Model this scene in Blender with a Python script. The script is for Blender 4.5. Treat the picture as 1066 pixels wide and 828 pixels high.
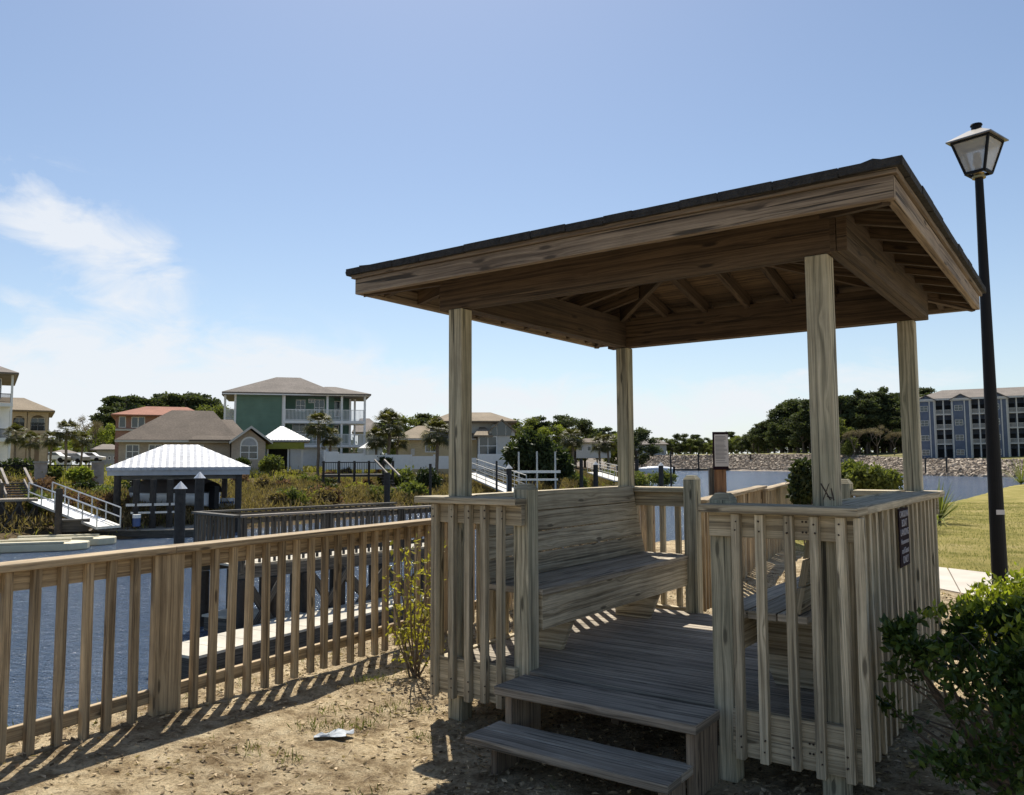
import bpy, math, random
import numpy as np
from mathutils import Vector, Matrix
random.seed(7); rng = np.random.default_rng(11)
for o in list(bpy.data.objects): bpy.data.objects.remove(o)
sc = bpy.context.scene
col = sc.collection
R = math.radians

# ------------------------------------------------------------------ camera
F, PIT, ROLL, EZ = 840.0, 0.0807775, -0.004665, 1.55
cp, sp = math.cos(PIT), math.sin(PIT)
fw = Vector((0, cp, sp)); up0 = Vector((0, -sp, cp)); rt0 = Vector((1, 0, 0))
rt = math.cos(ROLL)*rt0 + math.sin(ROLL)*up0
up = -math.sin(ROLL)*rt0 + math.cos(ROLL)*up0
cd = bpy.data.cameras.new('camera'); cam = bpy.data.objects.new('camera', cd); col.objects.link(cam)
cd.sensor_width = 36; cd.lens = F/1066*36; cd.clip_end = 9000; cd.clip_start = .05
m = Matrix.Identity(4)
for i in range(3):
    m[i][0] = rt[i]; m[i][1] = up[i]; m[i][2] = -fw[i]
m[2][3] = EZ
cam.matrix_world = m
sc.camera = cam

# ------------------------------------------------------------------ light
SUN_EL, SUN_AZ = 58.5, -7.0          # azimuth measured from +Y towards +X
SKY_STR, SUN_STR, EXPO = 0.094, 4.8, 0.46
w = bpy.data.worlds.new("World"); sc.world = w; w.use_nodes = True
nt = w.node_tree; nt.nodes.clear()
def N(nt, t, **kw):
    n = nt.nodes.new(t)
    for k, v in kw.items():
        if k.startswith('i_'): n.inputs[k[2:].replace('_', ' ')].default_value = v
        else: setattr(n, k, v)
    return n
def build_world():
    L = nt.links.new
    sky = N(nt, 'ShaderNodeTexSky', sky_type='NISHITA', sun_disc=False, sun_elevation=R(SUN_EL), sun_rotation=R(SUN_AZ),
            air_density=1.0, dust_density=0.6, ozone_density=1.6)
    tc = N(nt, 'ShaderNodeTexCoord'); sep = N(nt, 'ShaderNodeSeparateXYZ'); L(tc.outputs['Generated'], sep.inputs[0])
    def mth(op, a, b=None, c=None, clamp=False):
        n = N(nt, 'ShaderNodeMath', operation=op); n.use_clamp = clamp
        for i, v in enumerate((a, b, c)):
            if v is None: continue
            if isinstance(v, (int, float)): n.inputs[i].default_value = v
            else: L(v, n.inputs[i])
        return n.outputs[0]
    # cloud texture, stretched sideways
    mp = N(nt, 'ShaderNodeMapping'); mp.inputs['Scale'].default_value = (3.2, 3.2, 6.5); mp.inputs['Rotation'].default_value = (0, R(-28), 0)
    L(tc.outputs['Generated'], mp.inputs[0])
    n1 = N(nt, 'ShaderNodeTexNoise', i_Scale=3.4, i_Detail=12, i_Roughness=.62, i_Distortion=.55); L(mp.outputs[0], n1.inputs['Vector'])
    n2 = N(nt, 'ShaderNodeTexNoise', i_Scale=.9, i_Detail=4, i_Roughness=.5); L(mp.outputs[0], n2.inputs['Vector'])
    def blob(px, py, wx, wz, tilt):
        a = (px-533)/840; e = (482-py)/840      # tangent-plane direction of the cloud
        x = mth('DIVIDE', sep.outputs[0], mth('MAXIMUM', sep.outputs[1], .05)); z = mth('DIVIDE', sep.outputs[2], mth('MAXIMUM', sep.outputs[1], .05))
        dx = mth('SUBTRACT', x, a); dz = mth('SUBTRACT', z, e)
        u = mth('ADD', mth('MULTIPLY', dx, math.cos(tilt)/wx), mth('MULTIPLY', dz, math.sin(tilt)/wx))
        v = mth('ADD', mth('MULTIPLY', dx, -math.sin(tilt)/wz), mth('MULTIPLY', dz, math.cos(tilt)/wz))
        r = mth('ADD', mth('MULTIPLY', u, u), mth('MULTIPLY', v, v))
        return mth('POWER', 2.718, mth('MULTIPLY', r, -1.0))
    b1 = blob(82, 250, .125, .048, R(-42)); b1b = blob(158, 262, .04, .028, R(-48)); b1c = blob(5, 222, .07, .04, R(-15))
    b2 = blob(40, 415, .30, .082, R(-6)); b3 = blob(560, 428, .30, .042, R(-4)); b4 = blob(300, 405, .14, .05, R(-8)); b5 = blob(20, 318, .07, .02, R(-30)); b6 = blob(850, 405, .22, .04, R(3))
    tot = mth('ADD', mth('ADD', mth('MULTIPLY', b1, 1.0), mth('MULTIPLY', b1b, .7)), mth('MULTIPLY', b1c, .8))
    tot = mth('ADD', tot, mth('ADD', mth('MULTIPLY', b2, 1.75), mth('ADD', mth('MULTIPLY', b3, 1.2), mth('ADD', mth('MULTIPLY', b4, 1.1), mth('ADD', mth('MULTIPLY', b5, .3), mth('MULTIPLY', b6, .75))))))
    tex = mth('ADD', mth('MULTIPLY', n1.outputs['Fac'], .75), mth('MULTIPLY', n2.outputs['Fac'], .35))
    d = mth('ADD', mth('MULTIPLY', tot, .60), mth('MULTIPLY', mth('SUBTRACT', tex, .55), 2.5))
    d = mth('MULTIPLY', mth('SUBTRACT', d, .20), 1.9, clamp=True)
    d = mth('MULTIPLY', d, mth('MINIMUM', mth('MULTIPLY', tot, 2.4), 1.0), clamp=True)
    d = mth('MULTIPLY', d, .86)
    mix = N(nt, 'ShaderNodeMix', data_type='RGBA'); L(d, mix.inputs['Factor'])
    # soft haze towards the horizon
    hz = mth('POWER', mth('SUBTRACT', 1.0, mth('ABSOLUTE', sep.outputs[2]), clamp=True), 9.0)
    hzm = N(nt, 'ShaderNodeMix', data_type='RGBA'); L(mth('MULTIPLY', hz, .55), hzm.inputs['Factor'])
    tint = N(nt, 'ShaderNodeMix', data_type='RGBA', blend_type='MULTIPLY'); tint.inputs['Factor'].default_value = 1
    L(sky.outputs[0], tint.inputs[6]); tint.inputs[7].default_value = (.985, .97, .955, 1)
    L(tint.outputs[2], hzm.inputs[6]); hzm.inputs[7].default_value = (5.6, 6.7, 7.9, 1)
    L(hzm.outputs[2], mix.inputs[6]); mix.inputs[7].default_value = (6.7, 6.95, 7.3, 1)
    bg = N(nt, 'ShaderNodeBackground'); bg.inputs['Strength'].default_value = SKY_STR
    L(mix.outputs[2], bg.inputs[0]); out = N(nt, 'ShaderNodeOutputWorld'); L(bg.outputs[0], out.inputs[0])
build_world()
sd = bpy.data.lights.new('sun', 'SUN'); sd.energy = SUN_STR; sd.angle = R(.53); sd.color = (1, .94, .83)
so = bpy.data.objects.new('sun', sd); col.objects.link(so)
sv = Vector((math.sin(R(SUN_AZ))*math.cos(R(SUN_EL)), math.cos(R(SUN_AZ))*math.cos(R(SUN_EL)), math.sin(R(SUN_EL))))
so.rotation_euler = sv.to_track_quat('Z', 'Y').to_euler(); so.location = (0, 0, 60)
vs = sc.view_settings; vs.view_transform = 'Standard'; vs.look = 'None'; vs.exposure = EXPO; vs.gamma = 1; vs.use_curve_mapping = False
sc.cycles.max_bounces = 6; sc.cycles.transparent_max_bounces = 8

# ------------------------------------------------------------------ pixel <-> world helpers (for taking sizes off the photograph)
def ray(x, y):
    X = (x-533)/F; U = (414-y)/F
    a = X*math.cos(ROLL) - U*math.sin(ROLL); b = X*math.sin(ROLL) + U*math.cos(ROLL)
    return (a, cp - b*sp, sp + b*cp)
def atY(x, y, Y):
    d = ray(x, y); k = Y/d[1]; return Vector((d[0]*k, Y, EZ + d[2]*k))
def atZ(x, y, z):
    d = ray(x, y); k = (z-EZ)/d[2]; return Vector((d[0]*k, d[1]*k, z))

# ------------------------------------------------------------------ materials
def newmat(name):
    mt = bpy.data.materials.new(name); mt.use_nodes = True
    nt = mt.node_tree; bs = nt.nodes['Principled BSDF']; return mt, nt, bs
def ramp(nt, stops, fac):
    r = nt.nodes.new('ShaderNodeValToRGB'); e = r.color_ramp.elements
    while len(e) < len(stops): e.new(.5)
    for i, (p, c) in enumerate(stops): e[i].position = p; e[i].color = (*c, 1)
    nt.links.new(fac, r.inputs[0]); return r.outputs[0]
def wood(name, dark, light, rough=.85, knots=True, green=0, streak=.5, bump=.35):
    mt, nt, bs = newmat(name); L = nt.links.new
    uv = N(nt, 'ShaderNodeUVMap'); uv.uv_map = 'UVMap'
    mp = N(nt, 'ShaderNodeMapping'); mp.inputs['Scale'].default_value = (.8, 52, 1); L(uv.outputs[0], mp.inputs[0])
    at = N(nt, 'ShaderNodeAttribute'); at.attribute_name = 'tint'
    # knots warp the grain
    mk = N(nt, 'ShaderNodeMapping'); mk.inputs['Scale'].default_value = (2.2, 9, 1); L(uv.outputs[0], mk.inputs[0])
    vo = N(nt, 'ShaderNodeTexVoronoi', voronoi_dimensions='2D', i_Scale=1.0); L(mk.outputs[0], vo.inputs['Vector'])
    kn = N(nt, 'ShaderNodeMapRange'); kn.inputs['From Min'].default_value = .03; kn.inputs['From Max'].default_value = .42
    kn.inputs['To Min'].default_value = 1; kn.inputs['To Max'].default_value = 0; L(vo.outputs['Distance'], kn.inputs[0])
    pw = N(nt, 'ShaderNodeMath', operation='POWER'); L(kn.outputs[0], pw.inputs[0]); pw.inputs[1].default_value = 3
    wob = N(nt, 'ShaderNodeTexNoise', noise_dimensions='2D', i_Scale=1.7, i_Detail=2); L(uv.outputs[0], wob.inputs['Vector'])
    ad = N(nt, 'ShaderNodeVectorMath', operation='ADD'); L(mp.outputs[0], ad.inputs[0])
    sc_ = N(nt, 'ShaderNodeMath', operation='MULTIPLY_ADD'); L(wob.outputs['Fac'], sc_.inputs[0]); sc_.inputs[1].default_value = 1.3
    pk = N(nt, 'ShaderNodeMath', operation='MULTIPLY'); L(pw.outputs[0], pk.inputs[0]); pk.inputs[1].default_value = 1.1
    L(pk.outputs[0], sc_.inputs[2])
    cx = N(nt, 'ShaderNodeCombineXYZ'); L(sc_.outputs[0], cx.inputs[1]); L(cx.outputs[0], ad.inputs[1])
    g = N(nt, 'ShaderNodeTexNoise', noise_dimensions='2D', i_Scale=1.0, i_Detail=7, i_Roughness=.62); L(ad.outputs[0], g.inputs['Vector'])
    c1 = ramp(nt, [(.28, tuple(a*.62 for a in dark)), (.40, tuple(a*1.08 for a in dark)), (.55, tuple((a+b*1.6)/2.6 for a, b in zip(dark, light))), (.72, light), (.85, tuple(min(1, a*1.1) for a in light))], g.outputs['Fac'])
    mf = N(nt, 'ShaderNodeMapping'); mf.inputs['Scale'].default_value = (4, 230, 1); L(uv.outputs[0], mf.inputs[0])
    fg = N(nt, 'ShaderNodeTexNoise', noise_dimensions='2D', i_Scale=1, i_Detail=4, i_Roughness=.7); L(mf.outputs[0], fg.inputs['Vector'])
    mfg = N(nt, 'ShaderNodeMix', data_type='RGBA', blend_type='MULTIPLY'); mfg.inputs['Factor'].default_value = .9
    L(c1, mfg.inputs[6]); L(ramp(nt, [(.28, (.50, .48, .46)), (.5, (1, 1, 1)), (.72, (1.22, 1.2, 1.16))], fg.outputs['Fac']), mfg.inputs[7]); c1 = mfg.outputs[2]
    # drying cracks: thin dark lines along the grain
    mc = N(nt, 'ShaderNodeMapping'); mc.inputs['Scale'].default_value = (.9, 42, 1); L(uv.outputs[0], mc.inputs[0])
    cr = N(nt, 'ShaderNodeTexNoise', noise_dimensions='2D', i_Scale=1, i_Detail=2, i_Distortion=.3); L(mc.outputs[0], cr.inputs['Vector'])
    crr = N(nt, 'ShaderNodeMapRange'); crr.inputs['From Min'].default_value = .31; crr.inputs['From Max'].default_value = .35
    crr.inputs['To Min'].default_value = .12; crr.inputs['To Max'].default_value = 1; L(cr.outputs['Fac'], crr.inputs[0])
    m1 = N(nt, 'ShaderNodeMix', data_type='RGBA', blend_type='MULTIPLY'); m1.inputs['Factor'].default_value = streak
    L(c1, m1.inputs[6]); L(crr.outputs[0], m1.inputs[7])
    # blotches of weathering
    bl = N(nt, 'ShaderNodeTexNoise', noise_dimensions='2D', i_Scale=3.5, i_Detail=5, i_Roughness=.6); L(uv.outputs[0], bl.inputs['Vector'])
    blr = ramp(nt, [(.3, (.80, .79, .78)), (.55, (1, 1, 1)), (.8, (1.10, 1.08, 1.04))], bl.outputs['Fac'])
    m2 = N(nt, 'ShaderNodeMix', data_type='RGBA', blend_type='MULTIPLY'); m2.inputs['Factor'].default_value = .9
    L(m1.outputs[2], m2.inputs[6]); L(blr, m2.inputs[7]); last = m2.outputs[2]
    if green:
        gm = N(nt, 'ShaderNodeMix', data_type='RGBA'); gr = ramp(nt, [(.45, (0, 0, 0)), (.75, (green,)*3)], wob.outputs['Fac'])
        L(gr, gm.inputs['Factor']); L(last, gm.inputs[6]); gm.inputs[7].default_value = (.17, .21, .15, 1); last = gm.outputs[2]
    if knots:
        kk = N(nt, 'ShaderNodeMapRange'); kk.inputs['From Min'].default_value = .80; kk.inputs['From Max'].default_value = .93; L(kn.outputs[0], kk.inputs[0])
        km = N(nt, 'ShaderNodeMix', data_type='RGBA'); ks = N(nt, 'ShaderNodeMath', operation='MULTIPLY'); sk = N(nt, 'ShaderNodeSeparateColor'); L(vo.outputs['Color'], sk.inputs[0]); gt = N(nt, 'ShaderNodeMath', operation='GREATER_THAN'); L(sk.outputs[0], gt.inputs[0]); gt.inputs[1].default_value = .62; gm_ = N(nt, 'ShaderNodeMath', operation='MULTIPLY'); L(gt.outputs[0], gm_.inputs[0]); L(kk.outputs[0], gm_.inputs[1]); L(gm_.outputs[0], ks.inputs[0]); ks.inputs[1].default_value = .9
        L(ks.outputs[0], km.inputs['Factor']); L(last, km.inputs[6]); km.inputs[7].default_value = (*[a*.35 for a in dark], 1); last = km.outputs[2]
    tv = N(nt, 'ShaderNodeMapRange'); tv.inputs['To Min'].default_value = .74; tv.inputs['To Max'].default_value = 1.24; L(at.outputs['Fac'], tv.inputs[0])
    m3 = N(nt, 'ShaderNodeVectorMath', operation='SCALE'); L(last, m3.inputs[0]); L(tv.outputs[0], m3.inputs['Scale'])
    L(m3.outputs[0], bs.inputs['Base Color']); bs.inputs['Roughness'].default_value = rough
    bp = N(nt, 'ShaderNodeBump', i_Strength=bump, i_Distance=.006); L(g.outputs['Fac'], bp.inputs['Height'])
    bp2 = N(nt, 'ShaderNodeBump', i_Strength=.6, i_Distance=.004); L(crr.outputs[0], bp2.inputs['Height']); L(bp.outputs[0], bp2.inputs['Normal'])
    L(bp2.outputs[0], bs.inputs['Normal']); return mt
def plain(name, c, rough=.7, metal=0, var=.15, scale=3.0, bump=0, bscale=40, spec=.5):
    mt, nt, bs = newmat(name); L = nt.links.new
    tc = N(nt, 'ShaderNodeTexCoord'); n = N(nt, 'ShaderNodeTexNoise', i_Scale=scale, i_Detail=6, i_Roughness=.65); L(tc.outputs['Object'], n.inputs['Vector'])
    cc = ramp(nt, [(.3, tuple(a*(1-var) for a in c)), (.7, tuple(min(1, a*(1+var)) for a in c))], n.outputs['Fac'])
    L(cc, bs.inputs['Base Color']); bs.inputs['Roughness'].default_value = rough; bs.inputs['Metallic'].default_value = metal
    bs.inputs['Specular IOR Level'].default_value = spec
    if bump:
        n2 = N(nt, 'ShaderNodeTexNoise', i_Scale=bscale, i_Detail=5); L(tc.outputs['Object'], n2.inputs['Vector'])
        b = N(nt, 'ShaderNodeBump', i_Strength=bump, i_Distance=.02); L(n2.outputs['Fac'], b.inputs['Height']); L(b.outputs[0], bs.inputs['Normal'])
    return mt
def siding(name, c, pitch=.2, brick=False, c2=None, mortar=(.4, .38, .35)):
    mt, nt, bs = newmat(name); L = nt.links.new
    tc = N(nt, 'ShaderNodeTexCoord'); n = N(nt, 'ShaderNodeTexNoise', i_Scale=.8, i_Detail=5); L(tc.outputs['Object'], n.inputs['Vector'])
    cc = ramp(nt, [(.3, tuple(a*.86 for a in c)), (.7, tuple(a*1.1 for a in c))], n.outputs['Fac'])
    if brick:
        mp = N(nt, 'ShaderNodeMapping'); mp.inputs['Rotation'].default_value = (R(90), 0, 0); L(tc.outputs['Object'], mp.inputs[0])
        bt = N(nt, 'ShaderNodeTexBrick', i_Scale=3.2); L(mp.outputs[0], bt.inputs['Vector'])
        bt.inputs['Color1'].default_value = (*c, 1); bt.inputs['Color2'].default_value = (*(c2 or c), 1); bt.inputs['Mortar'].default_value = (*mortar, 1)
        mx = N(nt, 'ShaderNodeMix', data_type='RGBA', blend_type='MULTIPLY'); mx.inputs['Factor'].default_value = .5
        L(bt.outputs[0], mx.inputs[6]); L(ramp(nt, [(.3, (.7, .7, .7)), (.7, (1.2, 1.2, 1.2))], n.outputs['Fac']), mx.inputs[7]); L(mx.outputs[2], bs.inputs['Base Color'])
    else:
        sp_ = N(nt, 'ShaderNodeSeparateXYZ'); L(tc.outputs['Object'], sp_.inputs[0])
        md = N(nt, 'ShaderNodeMath', operation='MODULO'); L(sp_.outputs[2], md.inputs[0]); md.inputs[1].default_value = pitch
        dv = N(nt, 'ShaderNodeMath', operation='DIVIDE'); L(md.outputs[0], dv.inputs[0]); dv.inputs[1].default_value = pitch
        b = N(nt, 'ShaderNodeBump', i_Strength=1, i_Distance=.03); L(dv.outputs[0], b.inputs['Height']); L(b.outputs[0], bs.inputs['Normal'])
        L(cc, bs.inputs['Base Color'])
    bs.inputs['Roughness'].default_value = .8; return mt
def roofmat(name, c, ribs=None):
    mt, nt, bs = newmat(name); L = nt.links.new
    tc = N(nt, 'ShaderNodeTexCoord'); n = N(nt, 'ShaderNodeTexNoise', i_Scale=6, i_Detail=8, i_Roughness=.7); L(tc.outputs['Object'], n.inputs['Vector'])
    n2 = N(nt, 'ShaderNodeTexNoise', i_Scale=.5, i_Detail=4); L(tc.outputs['Object'], n2.inputs['Vector'])
    mx = N(nt, 'ShaderNodeMix', data_type='RGBA', blend_type='MULTIPLY'); mx.inputs['Factor'].default_value = 1
    L(ramp(nt, [(.3, tuple(a*.6 for a in c)), (.7, tuple(a*1.3 for a in c))], n.outputs['Fac']), mx.inputs[6])
    L(ramp(nt, [(.3, (.8, .8, .8)), (.7, (1.1, 1.1, 1.1))], n2.outputs['Fac']), mx.inputs[7]); L(mx.outputs[2], bs.inputs['Base Color'])
    sp_ = N(nt, 'ShaderNodeSeparateXYZ'); L(tc.outputs['Object'], sp_.inputs[0])
    if ribs:
        md = N(nt, 'ShaderNodeMath', operation='PINGPONG'); L(sp_.outputs[0], md.inputs[0]); md.inputs[1].default_value = ribs/2
        b = N(nt, 'ShaderNodeBump', i_Strength=1, i_Distance=.15); L(md.outputs[0], b.inputs['Height']); L(b.outputs[0], bs.inputs['Normal'])
        bs.inputs['Roughness'].default_value = .45
    else:
        md = N(nt, 'ShaderNodeMath', operation='MODULO'); L(sp_.outputs[2], md.inputs[0]); md.inputs[1].default_value = .09
        b = N(nt, 'ShaderNodeBump', i_Strength=.8, i_Distance=.3); L(md.outputs[0], b.inputs['Height']); L(b.outputs[0], bs.inputs['Normal'])
        bs.inputs['Roughness'].default_value = .95
    return mt
def leafmat(name, c1, c2, trans=.35, rough=.55):
    mt, nt, bs = newmat(name); L = nt.links.new
    at = N(nt, 'ShaderNodeAttribute'); at.attribute_name = 'tint'
    c = ramp(nt, [(0, c1), (1, c2)], at.outputs['Fac']); L(c, bs.inputs['Base Color']); bs.inputs['Roughness'].default_value = rough
    bs.inputs['Specular IOR Level'].default_value = .3
    tr = N(nt, 'ShaderNodeBsdfTranslucent'); hv = N(nt, 'ShaderNodeVectorMath', operation='MULTIPLY'); L(c, hv.inputs[0]); hv.inputs[1].default_value = (1.5, 1.6, .7)
    L(hv.outputs[0], tr.inputs[0]); mx = N(nt, 'ShaderNodeMixShader'); mx.inputs[0].default_value = trans
    L(bs.outputs[0], mx.inputs[1]); L(tr.outputs[0], mx.inputs[2]); L(mx.outputs[0], nt.nodes['Material Output'].inputs[0]); return mt
def glassmat(name, c=(.03, .04, .05), rough=.08):
    mt, nt, bs = newmat(name); bs.inputs['Base Color'].default_value = (*c, 1); bs.inputs['Roughness'].default_value = rough; bs.inputs['Specular IOR Level'].default_value = .8; return mt

M_ = {}
M_['rail'] = wood('weathered_rail_wood', (.33, .275, .185), (.69, .60, .43), green=.08)
M_['post'] = wood('weathered_post_wood', (.28, .255, .18), (.63, .57, .415), green=.3, streak=.8)
M_['fence'] = wood('fence_wood', (.27, .20, .12), (.56, .435, .27))
M_['bench'] = wood('bench_wood', (.33, .275, .185), (.66, .58, .425))
M_['seat'] = wood('bench_seat_wood', (.34, .295, .225), (.64, .56, .45), knots=False, streak=.7)
M_['deck'] = wood('deck_wood', (.20, .17, .13), (.50, .435, .35), knots=False, streak=.6)
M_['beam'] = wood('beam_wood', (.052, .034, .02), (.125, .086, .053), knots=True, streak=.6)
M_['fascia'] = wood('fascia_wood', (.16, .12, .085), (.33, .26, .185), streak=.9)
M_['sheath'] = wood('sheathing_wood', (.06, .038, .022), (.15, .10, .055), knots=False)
M_['pier'] = wood('pier_wood', (.05, .045, .038), (.15, .138, .12), knots=False)
M_['piercap'] = wood('pier_cap_wood', (.30, .26, .22), (.48, .43, .38), knots=False)
M_['pile'] = plain('tarred_pile', (.045, .038, .032), .9, var=.4, scale=6)
M_['float'] = plain('float_concrete', (.50, .46, .38), .9, var=.2, scale=2, bump=.2)
M_['shingle'] = plain('asphalt_shingle', (.03, .029, .028), .95, var=.5, scale=30, bump=.6, bscale=120)
M_['black'] = plain('black_metal', (.008, .008, .009), .6, var=.2, spec=.2)
M_['brass'] = plain('lamp_brass', (.32, .25, .12), .4, .8)
M_['screw'] = plain('rusty_screw', (.04, .025, .018), .7)
M_['white'] = plain('white_paint', (.78, .78, .76), .6, var=.05)
M_['offwhite'] = plain('offwhite_trim', (.55, .53, .48), .7, var=.08)
M_['grey'] = plain('grey_paint', (.4, .41, .43), .7)
M_['alu'] = plain('aluminium', (.62, .62, .61), .35, .6)
M_['green'] = siding('green_siding', (.13, .225, .175))
M_['tan'] = siding('tan_siding', (.56, .46, .28), .22)
M_['cream'] = plain('cream_stucco', (.50, .42, .31), .9)
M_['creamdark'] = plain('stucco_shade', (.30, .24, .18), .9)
M_['brick'] = siding('tan_brick', (.50, .40, .29), brick=True, c2=(.40, .31, .23))
M_['redbrick'] = siding('red_brick', (.36, .15, .09), brick=True, c2=(.28, .12, .08))
M_['blue'] = siding('slate_blue_siding', (.12, .145, .20))
M_['roof_brown'] = roofmat('brown_shingles', (.17, .135, .105))
M_['roof_grey'] = roofmat('greybrown_shingles', (.22, .19, .165))
M_['roof_tan'] = roofmat('tan_shingles', (.27, .215, .15))
M_['roof_red'] = roofmat('terracotta_tiles', (.33, .15, .10))
M_['roof_metal'] = roofmat('white_metal_roof', (.46, .47, .50), ribs=.3)
M_['glass'] = glassmat('window_glass')
M_['dark'] = plain('dark_opening', (.02, .02, .022), .8)
M_['awning'] = plain('olive_awning', (.28, .30, .05), .8)
M_['canvas'] = plain('boat_canvas', (.06, .05, .05), .8)
M_['gel'] = plain('boat_gelcoat', (.7, .71, .73), .25, var=.04)
M_['boatblue'] = plain('boat_blue_trim', (.05, .1, .25), .3)
M_['jet'] = plain('jetski_dock_plastic', (.62, .56, .40), .6, var=.1)
M_['bark'] = plain('bark', (.13, .10, .075), .95, var=.4, scale=8, bump=.6, bscale=20)
M_['palmbark'] = plain('palm_bark', (.19, .15, .11), .95, var=.4, scale=6)
M_['twig'] = plain('twig', (.16, .12, .085), .9, var=.3)
M_['rock'] = plain('riprap_stone', (.36, .31, .27), .95, var=.35, scale=1.2)
M_['rock2'] = plain('bank_stone', (.36, .34, .3), .95, var=.3, scale=5, bump=.5)
M_['conc'] = plain('concrete', (.52, .47, .40), .95, var=.12, scale=2, bump=.15)
M_['signback'] = plain('sign_maroon_black', (.02, .011, .016), .9, spec=.1)
M_['signtext'] = plain('sign_lettering', (.42, .40, .43), .8)
M_['paper'] = plain('notice_paper', (.52, .50, .50), .7, var=.06)
M_['ink'] = plain('notice_print', (.12, .12, .14), .7)
M_['postred'] = wood('sign_post_wood', (.18, .09, .045), (.32, .18, .095))
M_['litter'] = plain('litter_paper', (.42, .45, .48), .8, var=.35, scale=25)
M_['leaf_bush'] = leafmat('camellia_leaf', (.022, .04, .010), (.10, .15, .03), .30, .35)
M_['leaf_sunlit'] = leafmat('sunlit_camellia_leaf', (.06, .09, .012), (.36, .38, .05), .45, .35)  # lighter, yellower leaves: sunlight on the bushes put into the colour
M_['leaf_shrub'] = leafmat('yellow_green_leaf', (.15, .14, .03), (.42, .37, .07), .4)
M_['leaf_dark'] = leafmat('dark_shrub_leaf', (.02, .032, .012), (.075, .09, .028), .25)
M_['leaf_pine'] = leafmat('pine_needles', (.035, .048, .022), (.11, .125, .05), .25, .8)
M_['leaf_oak'] = leafmat('oak_leaves', (.07, .085, .025), (.21, .225, .06), .3, .8)
M_['leaf_spring'] = leafmat('spring_leaves', (.12, .15, .03), (.28, .30, .06), .35, .8)
M_['leaf_bare'] = leafmat('budding_twigs', (.13, .10, .07), (.27, .22, .15), .2, .9)
M_['leaf_palm'] = leafmat('palm_frond', (.03, .036, .012), (.14, .125, .035), .3, .5)
M_['marsh'] = leafmat('marsh_scrub', (.10, .075, .04), (.30, .225, .12), .3, .9)
M_['marsh_red'] = leafmat('reddish_marsh_shrub', (.10, .055, .04), (.27, .16, .11), .25, .9)
M_['reed'] = leafmat('marsh_grass', (.15, .15, .03), (.42, .38, .09), .3, .8)
M_['grass'] = leafmat('grass_blade', (.07, .09, .02), (.24, .25, .06), .35, .7)
M_['straw'] = leafmat('dead_leaf', (.07, .045, .025), (.60, .47, .31), .15, .9)

# ------------------------------------------------------------------ object helpers
used = {}
def link(o, parent=None):
    col.objects.link(o)
    if parent is not None: o.parent = parent
    return o
def tag(o, label=None, cat=None, group=None, kind=None):
    if label: o['label'] = label
    if cat: o['category'] = cat
    if group: o['group'] = group
    if kind: o['kind'] = kind
    return o
def thing(name, label, cat, loc=(0, 0, 0), rz=0, group=None):
    o = bpy.data.objects.new(name, None); link(o); o.location = loc; o.rotation_euler = (0, 0, rz); o.empty_display_size = .3
    return tag(o, label, cat, group)
def copy_tree(o, parent=None):
    c = o.copy(); col.objects.link(c); c.parent = parent
    for ch in list(o.children): copy_tree(ch, c)
    return c
def mesh_np(name, V, Fc, mat, parent=None, tint=None, smooth=False):
    """V (n,3); Fc (m,k) equal-size faces"""
    V = np.asarray(V, dtype=np.float32); Fc = np.asarray(Fc, dtype=np.int32)
    me = bpy.data.meshes.new(name); me.vertices.add(len(V)); me.vertices.foreach_set('co', V.ravel())
    k = Fc.shape[1]; me.loops.add(Fc.size); me.loops.foreach_set('vertex_index', Fc.ravel())
    me.polygons.add(len(Fc)); me.polygons.foreach_set('loop_start', np.arange(0, Fc.size, k, dtype=np.int32))
    me.polygons.foreach_set('loop_total', np.full(len(Fc), k, dtype=np.int32))
    me.polygons.foreach_set('use_smooth', np.full(len(Fc), smooth))
    me.update(calc_edges=True); me.materials.append(mat)
    if tint is not None:
        a = me.attributes.new('tint', 'FLOAT', 'FACE'); a.data.foreach_set('value', np.asarray(tint, dtype=np.float32))
    o = bpy.data.objects.new(name, me); return link(o, parent)

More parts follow.
